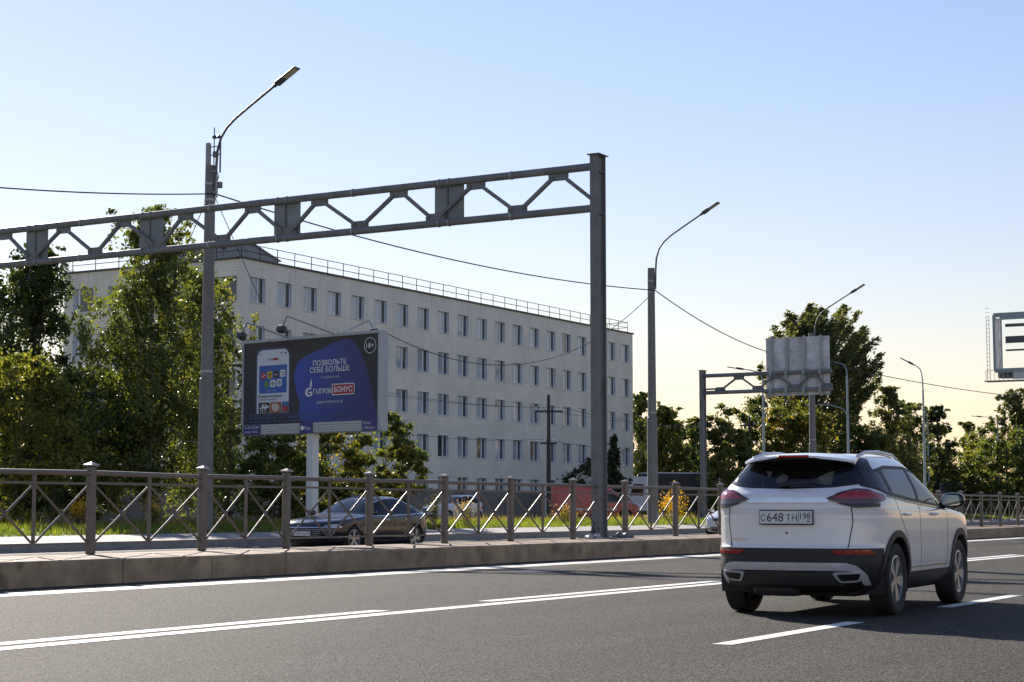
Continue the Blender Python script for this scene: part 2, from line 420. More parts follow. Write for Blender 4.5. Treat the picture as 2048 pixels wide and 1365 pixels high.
for i, x in enumerate(post_x):
    p = ob('post', post_me, railing); p.location = (x - RO[0], 0, 0); p.rotation_euler = (frng.uniform(-.008, .008), frng.uniform(-.012, .012), frng.uniform(-.03, .03))
    c = ob('cap', cap_me, p)
    if i == len(post_x) - 1: break
    x0 = x - RO[0] + .06; x1 = post_x[i + 1] - RO[0] - .06; xm = (x0 + x1) / 2
    dz = frng.uniform(-.012, .012)
    def part(nm, mb_): mb_.build(nm, MT['fence'], railing, smooth=(nm in ('top_rail', 'diagonal_bar')))
    part('top_rail', MB().tube((x0, 0, ZT + dz), (x1, 0, ZT + frng.uniform(-.012, .012)), .042, n=12))
    part('second_rail', MB().bar((x0, 0, Z2 + dz), (x1, 0, Z2), .04, .04))
    part('bottom_rail', MB().bar((x0, 0, ZB - .03), (x1, 0, ZB - .03), .035, .03))
    part('upright', MB().bar((xm, 0, ZB - .015), (xm, 0, ZT - .03), .045, .045))
    for a, b in ((x0, xm), (xm, x1)):
        part('diagonal_bar', MB().tube((a + .03, -.022, ZB), (b - .03, -.022, Z2 - .02), .02, n=8))
        part('diagonal_bar', MB().tube((a + .03, .022, Z2 - .02), (b - .03, .022, ZB), .02, n=8))
        o = ob('boss', boss_me, railing); o.location = ((a + b) / 2, 0, (ZB + Z2 - .02) / 2); o.rotation_euler = (0, R(45), 0)

# ------------------------------------------------------------------ truss gantries
def gantry(name, label, base, sgn, nodes_top, nodes_bot, yend, ztop, zc_top, zc_bot, plates, ph=.42, pw=.24, cr=.105, endpost=None):
    """base = post foot; the beam runs in Y; node lists are world Y values"""
    t = thing(name, label, 'gantry', base)
    bx, by, bz = base
    def B(mb_, nm, mat=MT['steel'], smooth=False, parent=t): return mb_.build(nm, mat, parent, base, smooth)
    def hpost(y0, z0, z1):
        m = MB()
        m.box((bx - ph / 2, y0, (z0 + z1) / 2), (.022, pw, z1 - z0))
        m.box((bx + ph / 2, y0, (z0 + z1) / 2), (.022, pw, z1 - z0))
        m.box((bx, y0 - .02, (z0 + z1) / 2), (ph - .024, .03, z1 - z0 - .002))
        for zz in (zc_top, zc_bot, z0 + 1.2):
            m.box((bx, y0 - .07, zz - .16), (ph - .026, pw * .36, .02))
        p = B(m, 'post')
        m = MB(); m.box((bx, y0, z1 + .012), (ph + .14, pw + .12, .022)); B(m, 'cap_plate')
        m = MB(); m.box((bx, y0, z0 + .018), (ph + .5, pw + .5, .035)); B(m, 'base_plate')
        for sx in (-1, 1):
            for yy in (y0 - pw * .3, y0 + pw * .3):
                x0 = bx + sx * (ph / 2 + .012)
                m = MB(); m.prism([(0, .036), (.2, .036), (.2, .07), (0, .36)], lambda a, b, tt, x0=x0, sx=sx, yy=yy, z0=z0: (x0 + sx * a, yy + tt, z0 + b), -.01, .01); B(m, 'base_rib')
        for sx in (-1, 1):
            for sy in (-1, 1):
                m = MB(); m.tube((bx + sx * (ph / 2 + .18), y0 + sy * (pw / 2 + .17), z0 + .036), (bx + sx * (ph / 2 + .18), y0 + sy * (pw / 2 + .17), z0 + .11), .022, n=8); B(m, 'anchor_bolt')
    hpost(by, bz, ztop)
    if endpost: hpost(endpost[0], endpost[1], ztop)
    y0 = by + sgn * pw / 2 * .9
    for nm, zc in (('upper_chord', zc_top), ('lower_chord', zc_bot)):
        m = MB(); m.tube((bx, y0, zc), (bx, yend, zc), cr, n=16); c = B(m, nm, smooth=True)
        k = 0
        ln = abs(yend - y0)
        for q in np.arange(2.5, ln, 5.2):
            yy = y0 + sgn * q
            m = MB(); m.lathe([(cr, -.03), (cr + .012, -.03), (cr + .012, .03), (cr, .03)], 'y', (bx, yy, zc), 16, True); B(m, 'band', MT['galv'], True, c)
    zt, zb = zc_top - cr * .8, zc_bot + cr * .8
    ga, gh = .30, .20
    tops = sorted(nodes_top, key=lambda v: sgn * v); bots = sorted(nodes_bot, key=lambda v: sgn * v)
    for yy in tops:
        m = MB(); m.prism([(-ga, zt + .02), (ga, zt + .02), (ga, zt - gh * .6), (ga * .72, zt - gh), (-ga * .72, zt - gh), (-ga, zt - gh * .6)], lambda a, b, tt, yy=yy: (bx + tt, yy + a, b), -.012, .012); B(m, 'gusset')
    for yy in bots:
        m = MB(); m.prism([(-ga, zb - .02), (ga, zb - .02), (ga, zb + gh * .6), (ga * .72, zb + gh), (-ga * .72, zb + gh), (-ga, zb + gh * .6)], lambda a, b, tt, yy=yy: (bx + tt, yy + a, b), -.012, .012); B(m, 'gusset')
    seq = sorted([(v, 1) for v in tops] + [(v, 0) for v in bots] + [(y0, 0)], key=lambda q: sgn * q[0])
    for (ya, ka), (yb, kb) in zip(seq, seq[1:]):
        za = zt - gh * .55 if ka else zb + gh * .55; zbb = zt - gh * .55 if kb else zb + gh * .55
        d = sgn * .16
        for sx in (-.032, .032):
            m = MB(); m.bar((bx + sx, ya + (d if abs(ya - y0) > .01 else 0), za), (bx + sx, yb - d, zbb), .04, .09); B(m, 'diagonal')
    for yc, wd in plates:
        m = MB(); m.box((bx + .075, yc, (zc_top + zc_bot) / 2), (.012, wd, zc_top - zc_bot - cr * 1.2)); p = B(m, 'mounting_sheet', MT['steel_sheet'])
        m = MB(); m.bar((bx + .055, yc + .05, zt - .02), (bx + .055, yc + .05, zb + .05), .05, .02); B(m, 'bracket', MT['steel_dark'], parent=p)
        for dy in (-.05, .28):
            m = MB(); m.lathe([(cr, -.014), (cr + .016, -.014), (cr + .016, .014), (cr, .014)], 'y', (bx, yc + dy, zc_top), 14, True)
            m.lathe([(cr, -.014), (cr + .016, -.014), (cr + .016, .014), (cr, .014)], 'y', (bx, yc + dy, zc_bot), 14, True); B(m, 'clamp', MT['galv'], True, p)
    return t
MT['steel_sheet'] = M('grey_sheet_steel', (.20, .225, .235), .5, 0, .15, 1.8, .05, 20, dirt=(.12, .10, .08), dscale=3, damt=.4)
GX = 40.25
def gy(px, y=400): return float(atX(px, y, GX)[1])
gp = atX(1203, 303, GX); GY0 = FENCE_Y
tops = [gy(q, 340) for q in (1117, 952, 798, 640, 507, 373, 250, 130, 15)]
bots = [gy(q, 420) for q in (1035, 870, 720, 575, 446, 317, 192, 67)]
gantry1 = gantry('sign_gantry', 'tall grey steel truss gantry without a sign reaching out from the median', (GX, GY0, TOPZ - .012), 1, tops, bots, 46.5, 10.33, 10.06, 8.95,
                 [(gy(896), .95), (gy(572), .95), (gy(301), .95), (gy(73), .95)], endpost=(46.5, .40))
# crumpled wrapping lying round its foot
def crumple(name, label, cat, loc, size, mat, seed):
    r = np.random.default_rng(seed); bm = bmesh.new(); bmesh.ops.create_icosphere(bm, subdivisions=3, radius=1)
    for v in bm.verts:
        k = 1 + .35 * r.normal() * .4
        v.co = Vector((v.co.x * size[0] * k, v.co.y * size[1] * k, max(-.0, v.co.z * size[2] * k)))
    me = bpy.data.meshes.new(name); bm.to_mesh(me); bm.free()
    o = ob(name, me, None, mat); o.location = loc; return tag(o, label, cat)
MT['foil'] = M('silver_wrapping', (.38, .38, .37), .35, .4, .3, 9)
crumple('crumpled_sheeting', 'crumpled silver-grey sheeting lying left of the gantry post foot', 'rubbish', (GX - .55, GY0 - .12, TOPZ - .02), (.3, .22, .15), MT['foil'], 2)
crumple('crumpled_bag', 'crumpled dark grey bag lying right of the gantry post foot', 'rubbish', (GX + .75, GY0 - .3, TOPZ - .02), (.42, .24, .16), MT['steel_dark'], 5)

# second gantry with the back of a big sign
p2 = atY(1405, 742, 38.3); G2X = float(p2[0])
def gy2(px, y=760): return float(atX(px, y, G2X)[1])
def gz2(px, y): return float(atX(px, y, G2X)[2])
zt2, zb2 = gz2(1420, 752), gz2(1420, 786)
gantry2 = gantry('sign_gantry', 'far grey truss gantry on one post carrying a big road sign seen from behind', (G2X, 38.3, .66), -1, [gy2(1478), gy2(1552), gy2(1625)], [gy2(1440), gy2(1515), gy2(1590), gy2(1655)], gy2(1664), float(p2[2]), zt2, zb2, [], ph=.40, pw=.22)
ya, yb = gy2(1530), gy2(1658)
sgn2 = thing('road_sign_panel', 'large weathered aluminium road sign seen from behind on the far gantry', 'road sign', (G2X + .2, yb, zb2))
so = (G2X + .2, yb, zb2)
zs0, zs1 = gz2(1600, 786) - .12, gz2(1595, 674)
xs0 = G2X + .17
cols = np.linspace(yb, ya, 5)
for k in range(4):
    m = MB(); m.box((xs0 + .02, (cols[k] + cols[k + 1]) / 2, (zs0 + zs1) / 2), (.012, cols[k + 1] - cols[k] - .012, zs1 - zs0)); m.build('panel', MT['alu'], sgn2, so)
for q in (1541, 1572, 1607, 1640):
    yy = gy2(q, 700); m = MB(); m.box((xs0 - .05, yy, (zs0 + zs1) / 2), (.10, .13, zs1 - zs0 + .1), None, .01); m.build('upright_channel', MT['galv'], sgn2, so)
    for zc in (zt2, zb2):
        m = MB(); m.box((G2X - .12, yy, zc), (.03, .13, .34)); m.build('clamp', MT['galv_blue'], sgn2, so)
for zz in (zs0 + .03, zs0 + .55, zs0 + (zs1 - zs0) * .47, zs0 + (zs1 - zs0) * .76, zs1 - .05):
    m = MB(); m.box((xs0 - .005, (ya + yb) / 2, zz), (.03, ya - yb + .02, .045)); m.build('cross_rail', MT['alu'], sgn2, so)

# ------------------------------------------------------------------ road lamps
def sweep(p0, pts):  return [tuple(np.array(p0) + np.array(q)) for q in pts]
def lamp_head(t, end, dirv, o, scale=1.):
    d = Vector(dirv).normalized(); side = d.cross(Vector((0, 0, 1))).normalized(); up = side.cross(d)
    rot = Matrix((d, side, up)).transposed()
    m = MB(); e = Vector(end)
    m.box(e + d * .05 * scale, (.16 * scale, .10 * scale, .10 * scale), rot, .015)
    m.box(e + d * .27 * scale, (.36 * scale, .26 * scale, .13 * scale), rot, .03)
    m.box(e + d * .72 * scale - up * .01, (.62 * scale, .32 * scale, .05 * scale), rot, .015)
    h = m.build('lamp_head', MT['lamp'], t, o)
    m = MB(); m.box(e + d * .73 * scale - up * .04 * scale, (.5 * scale, .25 * scale, .012), rot); m.build('lens', MT['lens'], h, o)
def big_lamp(label, px, pytop, w, base_z, arm=True, group='lamp posts along the far verge'):
    top = atW(px, pytop, w); b = (float(top[0]), float(top[1]), base_z); zt = float(top[2])
    t = thing('street_lamp', label, 'street lamp', b, 0, group)
    zj = base_z + (zt - base_z) * .405
    m = MB(); m.lathe([(0, base_z - .1), (.26, base_z - .1), (.255, base_z + .05), (.235, zj - .02), (.235, zj), (.20, zj + .03), (.19, zj + .05)], 'z', (b[0], b[1], 0), 24); m.build('lower_pole', MT['pole'], t, b, True)
    m = MB(); m.lathe([(.2, zj + .02), (.165, zt), (.0, zt + .01)], 'z', (b[0], b[1], 0), 24); m.build('upper_pole', MT['pole'], t, b, True)
    for zz in (zj + .2, base_z + (zt - base_z) * .90, base_z + (zt - base_z) * .945):
        r_ = .2 - (.035) * (zz - zj) / (zt - zj)
        m = MB(); m.lathe([(r_ - .01, zz), (r_ + .012, zz), (r_ + .012, zz + .07), (r_ - .01, zz + .07)], 'z', (b[0], b[1], 0), 20, True); m.build('band', MT['galv'], t, b, True)
    P0 = np.array([b[0], b[1] - .22, zt])
    pts = [(0, 0, -1.0), (0, -.02, -.1), (0, -.06, .45), (0, -.2, .88), (0, -.45, 1.2), (0, -.8, 1.46), (0, -1.5, 1.86), (0, -2.35, 2.33)]
    pp = sweep(P0, pts)
    m = MB(); m.path(pp, [.045] * 3 + [.04] * 5, 10); m.build('bracket_arm', MT['steel_dark'], t, b, True)
    m = MB(); m.box((b[0], b[1] - .19, zt - .9), (.12, .12, .06)).box((b[0], b[1] - .19, zt - .2), (.12, .12, .06)); m.build('arm_clamp', MT['galv'], t, b)
    lamp_head(t, pp[-1], np.array(pp[-1]) - np.array(pp[-2]), b)
    return t, b, zt
l1, b1, z1 = big_lamp('tall grey street lamp with radio antennas at its top, left of the billboard', 421, 332, 57, .55)
l2, b2, z2 = big_lamp('tall grey street lamp standing just right of the white building', 1302, 537, 82, .58)
l3, b3, z3 = big_lamp('tall grey street lamp behind the big road sign and windswept tree', 1622, 667, 108, .5)
# antennas on the first lamp pole
ant = thing('antenna_cluster', 'pale panel antenna with whips and small boxes clamped atop the left lamp pole', 'antenna', (b1[0], b1[1], z1))
ao = (b1[0], b1[1], z1); ax, ay = b1[0], b1[1]
m = MB(); m.box((ax - .02, ay + .08, z1 + .38), (.16, .15, .76), None, .03); m.build('panel_antenna', M('antenna_grey', (.30, .31, .31), .5), ant, ao)
m = MB(); m.tube((ax, ay - .14, z1 - .25), (ax, ay - .14, z1 + 1.25), .018, n=8); m.build('whip', MT['lamp'], ant, ao)
m = MB(); m.tube((ax + .05, ay - .36, z1 - .25), (ax + .05, ay - .36, z1 + .75), .028, n=8); m.build('rod_antenna', MT['lamp'], ant, ao)
m = MB(); m.box((ax, ay - .16, z1 + .93), (.10, .16, .10), None, .02); m.tube((ax, ay - .25, z1 + .93), (ax, ay - .34, z1 + .93), .035, .075, 12); m.build('camera', MT['lamp'], ant, ao)
for zz in (.35, .62): 
    m = MB(); m.bar((ax, ay + .05, z1 + zz), (ax + .03, ay - .34, z1 + zz), .04, .03); m.build('bracket', MT['galv'], ant, ao)
m = MB(); m.box((ax - .03, ay - .2, z1 + .35), (.12, .12, .2), None, .02); m.build('control_box', MT['pole'], ant, ao)
m = MB(); m.box((ax - .03, ay - .42, z1 - .68), (.14, .16, .20), None, .02); m.build('control_box', MT['pole'], ant, ao)
m = MB(); m.path([(ax, ay - .30, z1 - .25), (ax, ay - .36, z1 - .4), (ax, ay - .27, z1 - .55), (ax, ay - .28, z1 - 1.1)], .014, 6); m.build('cable', MT['wire'], ant, ao)
m = MB(); m.box((ax, ay - .27, z1 - .7), (.07, .05, .7)); m.build('cable_duct', MT['galv'], ant, ao)

def small_lamp(label, px, pypole, pyhead, pxhead, w, base_z=.45, twin=False):
    """slim pole, arm leaning left over the service road"""
    top = atW(px, pypole, w); b = (float(top[0]), float(top[1]), base_z); zt = float(top[2])
    s = w / 3500.
    dy = (px - pxhead) * s / .8655; dz = (pypole - pyhead) * s
    t = thing('street_lamp', label, 'street lamp', b, 0, 'slim zinc lamps on the service road')
    m = MB(); m.lathe([(0, base_z - .1), (.13, base_z - .1), (.12, base_z + 1.6), (.085, base_z + 1.7), (.06, zt)], 'z', (b[0], b[1], 0), 14); m.build('pole', MT['galv_blue'], t, b, True)
    ln = max(dy, .6)
    pts = [(0, 0, -.05), (0, .02, dz * .35), (0, ln * .10, dz * .62), (0, ln * .25, dz * .80), (0, ln * .6, dz * .92), (0, ln, dz)]
    pp = sweep((b[0], b[1], zt), pts); m = MB(); m.path(pp, [.05, .045, .04, .035, .032, .03], 8); m.build('bracket_arm', MT['galv_blue'], t, b, True)
    lamp_head(t, pp[-1], np.array(pp[-1]) - np.array(pp[-2]) , b, 1.0)
    if twin:
        pts = [(0, 0, -2.6), (0, .3, -2.1), (0, 1.1, -1.85), (0, 2.0, -1.8)]
        pp = sweep((b[0], b[1], zt), pts); m = MB(); m.path(pp, .035, 8); m.build('bracket_arm', MT['galv_blue'], t, b, True)
        lamp_head(t, pp[-1], np.array(pp[-1]) - np.array(pp[-2]), b, .8)
    return t
small_lamp('slim pale lamp whose arm points left beside the far gantry beam', 1526, 775, 737, 1490, 105)
small_lamp('slim pale lamp with two short arms right of the sign, before trees', 1694, 752, 724, 1672, 112, twin=True)
small_lamp('slim pale lamp above the white car, its head clear against the sky', 1846, 780, 729, 1832, 118)
small_lamp('smaller slim lamp half hidden just behind the one above the white car', 1855, 850, 817, 1842, 165)
small_lamp('slim pale lamp before the trees at the right edge, arm pointing left', 1995, 850, 833, 1968, 175)
# ------------------------------------------------------------------ billboard with the advertisement
def flatmat(name, col, rough=.45, var=.03): return M(name, col, rough, 0, var, 2.0)
BW, BH = 6.0, 3.0
L_ = atW(489, 768, 65.0); R_ = atW(757, 755, 60.9)
ang = math.atan2(R_[1] - L_[1], R_[0] - L_[0]); mid = (L_ + R_) / 2
BW = float(math.hypot(R_[0] - L_[0], R_[1] - L_[1])); BH = 3.02
zc = float(mid[2])
bb = thing('billboard', 'blue and black billboard with a phone advertisement on a white post', 'billboard', (float(mid[0]), float(mid[1]), .6), ang)
# local frame: x along the board (left to right), -y towards the viewer, z up
ZB = zc - BH / 2 - .6; ZT_ = ZB + BH
MT['bb_frame'] = M('billboard_frame_grey', (.42, .46, .48), .5, 0, .12, 2, dirt=(.24, .24, .23), dscale=2, damt=.4)
MT['bb_strip'] = M('billboard_skirt', (.50, .53, .52), .5, 0, .1, 3)
T = .42
m = MB(); m.box((0, T / 2, ZB + BH / 2 - .14), (BW + .16, T, BH + .50), None, .015); m.build('cabinet', MT['bb_frame'], bb)
m = MB(); m.box((0, -.03, ZT_ + .06), (BW + .16, .06, .10)); m.build('top_edge', MT['bb_frame'], bb)
for sx in (-1, 1):
    m = MB(); m.box((sx * (BW / 2 + .05), -.03, ZB + BH / 2), (.055, .06, BH - .02)); m.build('side_edge', MT['bb_frame'], bb)
for k in range(4):
    m = MB(); m.box((0, -.02, ZB - .06 - .085 * k), (BW + .1, .035, .072), None, .008); m.build('skirt_slat', MT['bb_strip'], bb)
m = MB(); m.box((0, .21, (ZB - .3) / 2), (.34, .34, ZB - .3), None, .03); m.build('post', M('billboard_post_white', (.66, .69, .69), .5, 0, .08, 2, dirt=(.35, .33, .3), dscale=2, damt=.4), bb)
m = MB(); m.box((0, .21, .06), (1.0, 1.0, .14), None, .03); m.build('base_plate', MT['galv'], bb)
# poster, layer by layer
def gradmat(name, c0, c1, axis=2, a=0., b=1., noise=.0):
    mm, nt, bs, N, L = newmat(name)
    tc = node(N, 'ShaderNodeTexCoord'); sp = node(N, 'ShaderNodeSeparateXYZ'); L.new(tc.outputs['Object'], sp.inputs[0])
    mr = node(N, 'ShaderNodeMapRange'); mr.inputs[1].default_value = a; mr.inputs[2].default_value = b; L.new(sp.outputs[axis], mr.inputs[0])
    mx = node(N, 'ShaderNodeMixRGB'); mx.inputs[1].default_value = (*c0, 1); mx.inputs[2].default_value = (*c1, 1); L.new(mr.outputs[0], mx.inputs[0])
    L.new(mx.outputs[0], bs.inputs['Base Color']); bs.inputs['Roughness'].default_value = .42
    return mm
def PU(u, v, d): return ((u - .5) * BW, -d, ZT_ - v * BH)
poster = MB(); poster.add([PU(0, 0, .012), PU(1, 0, .012), PU(1, 1, .012), PU(0, 1, .012)], [(0, 3, 2, 1)])
poster.box((0, -.004, ZB + BH / 2), (BW - .01, .012, BH - .01))
poster = poster.build('poster', gradmat('poster_dark_print', (.012, .016, .045), (.010, .010, .016), 2, ZB, ZT_), bb)
LAY = [.0135]
def shape(nm, pts, mat, parent=None):
    LAY[0] += .0006
    m = MB(); m.add([PU(u, v, LAY[0]) for u, v in pts], [list(range(len(pts)))])
    return m.build(nm, mat, parent or poster)
def smooth_closed(pts, n=10, tight=()):
    out = []; N_ = len(pts)
    for i in range(N_):
        p0, p1, p2, p3 = [np.array(pts[(i + k - 1) % N_], float) for k in range(4)]
        if i in tight: out.append(tuple(p1)); continue
        for k in range(n):
            t = k / n
            out.append(tuple(.5 * ((2 * p1) + (-p0 + p2) * t + (2 * p0 - 5 * p1 + 4 * p2 - p3) * t * t + (-p0 + 3 * p1 - 3 * p2 + p3) * t ** 3)))
    return out
def rrect(u0, v0, u1, v1, r, n=6, corners=(1, 1, 1, 1)):
    ru, rv = r / BW, r / BH; out = []
    for (cu, cv, a0, f) in ((u1 - ru, v0 + rv, -90, corners[1]), (u1 - ru, v1 - rv, 0, corners[2]), (u0 + ru, v1 - rv, 90, corners[3]), (u0 + ru, v0 + rv, 180, corners[0])):
        if not f:
            out.append({-90: (u1, v0), 0: (u1, v1), 90: (u0, v1), 180: (u0, v0)}[a0]); continue
        for k in range(n + 1):
            a = R(a0 + 90 * k / n); out.append((cu + ru * math.cos(a), cv + rv * math.sin(a)))
    return out
blob = smooth_closed([(.478, .998), (.432, .76), (.394, .52), (.388, .40), (.418, .277), (.474, .205), (.60, .125), (.735, .045), (.80, .052), (.842, .12), (.883, .235), (.942, .535), (.978, .86), (.996, .998)], 8, tight=(13,))
blob = [(min(u, .997), min(v, .997)) for u, v in blob]
shape('blue_shape', blob, gradmat('poster_blue_print', (.016, .075, .40), (.030, .030, .16), 0, -.9, 2.9))
wht = flatmat('poster_white', (.72, .74, .78)); blu = flatmat('poster_blue', (.02, .11, .42)); navy = flatmat('poster_navy', (.012, .02, .07)); redm = flatmat('poster_red', (.36, .012, .03))
shape('phone_outline', rrect(.091, .075, .355, .868, .34, corners=(1, 1, 0, 0)), flatmat('phone_rim', (.035, .06, .16)))
shape('phone_screen', rrect(.102, .095, .347, .866, .29, corners=(1, 1, 0, 0)), flatmat('phone_screen', (.60, .66, .74)))
shape('app_panel', rrect(.118, .285, .332, .625, .03), blu)
icon_cols = [((.50, .02, .05), 1), ((.62, .45, .01), 0), ((.02, .02, .03), 0), ((.66, .70, .74), 0), ((.02, .28, .10), 1), ((.66, .70, .74), 0), ((.66, .70, .74), 0)]
cent = [(.150, .408), (.200, .402), (.250, .398), (.300, .392), (.177, .512), (.225, .508), (.275, .503)]
ics = []
for k, ((c, rd), (u, v)) in enumerate(zip(icon_cols, cent)):
    ics.append(shape('app_icon', rrect(u - .0205, v - .043, u + .0205, v + .043, .125 if rd else .055), flatmat('icon_%d' % k, c)))
def tri(pts, mat, parent): return shape('icon_mark', pts, mat, parent)
tri([(.194, .372), (.212, .395), (.194, .418)], navy, ics[1]); tri(rrect(.185, .426, .216, .434, .005), navy, ics[1])
tri([(.135, .42), (.166, .392), (.168, .402), (.137, .43)], wht, ics[0]); tri(rrect(.238, .398, .262, .408, .01), wht, ics[2])
tri(rrect(.286, .372, .314, .382, .01), navy, ics[3]); tri([(.292, .415), (.312, .395), (.312, .415)], navy, ics[3])
tri(rrect(.171, .492, .185, .528, .03), flatmat('icon_orange', (.6, .2, .02)), ics[4])
for du, dv in ((-.007, 0), (.007, 0), (0, -.014), (0, .014)): tri(rrect(.225 + du - .005, .508 + dv - .010, .225 + du + .005, .508 + dv + .010, .03), flatmat('icon_green', (.02, .20, .05)), ics[5])
tri(rrect(.264, .485, .287, .500, .02), navy, ics[6]); tri(rrect(.262, .512, .288, .522, .02), navy, ics[6])
for u in (.186, .207, .228, .248): shape('page_dot', rrect(u - .006, .594, u + .006, .599, .005), wht)
def ptext(s, u, v, w, h, mat, nm='lettering', bold=.012):
    LAY[0] += .0006
    me = text_fit(s, w, h, bold)
    cx_, _, cz_ = PU(u, v, 0)
    for q in me.vertices: x, y = q.co.x, q.co.y; q.co = (cx_ + x, -LAY[0], cz_ + y)
    return ob(nm, me, poster, mat)
ptext('ПОЗВОЛЬТЕ', .653, .298, BW * .243, .20, wht, bold=.014)
ptext('СЕБЕ БОЛЬШЕ', .653, .378, BW * .290, .20, wht, bold=.014)
ptext('с подпиской', .653, .472, BW * .142, .135, flatmat('poster_grey', (.42, .46, .55)))
ptext('ГАЗПРОМ', .601, .634, BW * .133, .20, wht, bold=.02)
shape('bonus_border', rrect(.672, .557, .836, .692, .07), wht)
shape('bonus_field', rrect(.677, .568, .831, .681, .05), redm)
ptext('БОНУС', .754, .624, BW * .132, .205, wht, bold=.02)
ptext('gazprombonus.ru', .657, .765, BW * .19, .155, flatmat('poster_pale', (.50, .55, .64)))
# round letter mark with a flame beside the name
cu, cv, rr_ = .501, .640, .052
arc = [(cu + rr_ * math.cos(R(a)) * .5, cv + rr_ * 2.0 * math.sin(R(a)) * .5) for a in np.linspace(-50, -330, 26)]
arc2 = [(cu + .006 + rr_ * .30 * math.cos(R(a)), cv + rr_ * 2.0 * .30 * math.sin(R(a))) for a in np.linspace(-330, -50, 26)]
LAY[0] += .0006; m = MB(); m.add([PU(u, v, LAY[0]) for u, v in arc + arc2], [[i, i + 1, 50 - i, 51 - i] for i in range(25)]); m.build('logo_ring', wht, poster)
shape('logo_bar', [(.500, .635), (.528, .635), (.528, .685), (.519, .685), (.519, .652), (.500, .652)], wht)
shape('logo_flame', smooth_closed([(.513, .600), (.509, .565), (.513, .525), (.519, .485), (.525, .525), (.527, .565), (.522, .600)], 5), wht)
shape('logo_flame_core', smooth_closed([(.5155, .596), (.5145, .575), (.5185, .545), (.522, .575), (.5205, .596)], 4), blu)
# age mark
ring = [(.945 + .042 * math.cos(R(a)), .135 + .042 * BW / BH * math.sin(R(a))) for a in range(0, 360, 10)]
ring2 = [(.945 + .0385 * math.cos(R(a)), .135 + .0385 * BW / BH * math.sin(R(a))) for a in range(0, 360, 10)]
LAY[0] += .0006; m = MB(); m.add([PU(u, v, LAY[0]) for u, v in ring + ring2], [[i, (i + 1) % 36, 36 + (i + 1) % 36, 36 + i] for i in range(36)]); m.build('age_ring', wht, poster)
ptext('18+', .945, .135, .36, .18, wht, bold=.01)
# phone header and captions
ptext('ГАЗПРОМ', .205, .212, .20, .07, navy); shape('header_tag', rrect(.226, .198, .264, .226, .02), redm)
ptext('9:41', .128, .145, .13, .05, navy)
for k in range(3): shape('signal_bar', [(.283 + .005 * k, .142 - .006 * k), (.286 + .005 * k, .142 - .006 * k), (.286 + .005 * k, .152), (.283 + .005 * k, .152)], navy)
shape('battery_mark', rrect(.316, .138, .332, .152, .01), navy)
ptext('Подписка-конструктор', .208, .662, BW * .185, .12, navy)
ptext('Более 60 партнеров', .188, .700, BW * .14, .09, flatmat('poster_midgrey', (.25, .27, .32)))
tn = [shape('thumbnail', rrect(.121, .735, .203, .862, .03), flatmat('thumb_black', (.02, .02, .025))), shape('thumbnail', rrect(.211, .735, .293, .862, .03), flatmat('thumb_rust', (.36, .10, .03))), shape('thumbnail', rrect(.302, .735, .346, .862, .03), flatmat('thumb_blue', (.03, .12, .36)))]
prng = random.Random(3)
for k in range(14):
    u = .132 + prng.random() * .058; v = .755 + prng.random() * .045; shape('thumb_mark', rrect(u, v, u + .012, v + .022, .02), wht, tn[0])
for k in range(4): shape('thumb_mark', rrect(.138 + .014 * k, .805, .141 + .014 * k, .86, .005), wht, tn[0])
shape('thumb_mark', smooth_closed([(.225, .77), (.262, .755), (.283, .80), (.272, .845), (.235, .84)], 5), flatmat('thumb_pale', (.55, .50, .44)), tn[1])
shape('thumb_mark', smooth_closed([(.305, .80), (.325, .785), (.344, .80), (.340, .855), (.31, .85)], 5), flatmat('thumb_red', (.45, .04, .04)), tn[2])
fine = flatmat('poster_fineprint', (.08, .15, .30))
ptext('ООО «ЕСТЬ», 117452, МОСКВА, МУНИЦИПАЛЬНЫЙ ОКРУГ ЗЮЗИНО, УЛ. БУТЛЕРОВА, Д. 17, ПОМЕЩ. 117, ОГРН', .50, .888, BW * .90, .10, fine)
ptext('АО «ИНТЕРНЕТ-РЕШЕНИЯ», 123112, Г. МОСКВА, ПРЕСНЕНСКАЯ НАБ., Д. 10, ПОМЕЩЕНИЕ I, ЭТ. 41, КОМН. 6, ОГРН', .50, .928, BW * .90, .10, fine)
ptext('«ПЕРЕКРЁСТОК», 109029, Г. МОСКВА, СРЕДНЯЯ КАЛИТНИКОВСКАЯ УЛ., Д. 28, СТР. 4, ОГРН', .36, .966, BW * .62, .10, fine)
# small plates on the skirt
plate_m = flatmat('skirt_plate_blue', (.03, .035, .20))
def skirt_plate(u0, u1, z0, z1, lines):
    x0, x1 = (u0 - .5) * BW, (u1 - .5) * BW
    m = MB(); m.box(((x0 + x1) / 2, -.052, (z0 + z1) / 2), (x1 - x0, .02, z1 - z0)); p = m.build('owner_plate', plate_m, bb)
    for s, fx, z, w, h in lines:
        me = text_fit(s, w, h); cx_ = x0 + (x1 - x0) * fx
        for q in me.vertices: x, y = q.co.x, q.co.y; q.co = (cx_ + x, -.0655, z + y)
        ob('lettering', me, p, MT['ink_white'])
    return p
skirt_plate(.003, .138, ZB - .37, ZB - .02, [('тел. (812) 438-4848', .5, ZB - .11, .80, .10), ('договор Т-14/2017', .48, ZB - .27, .68, .10)])
rp = skirt_plate(.44, .535, ZB - .38, ZB - .01, [('Russ', .62, ZB - .19, .28, .13)])
m = MB(); m.lathe([(0, 0), (.085, 0), (.085, .004)], 'y', ((.46 - .5) * BW, -.068, ZB - .19), 20); m.build('disc_mark', MT['ink_white'], rp)
skirt_plate(.895, .998, ZB - .37, ZB - .01, [('РМ.16165', .35, ZB - .10, .34, .10), ('ОРЯВ 2037/1', .48, ZB - .27, .52, .10)])
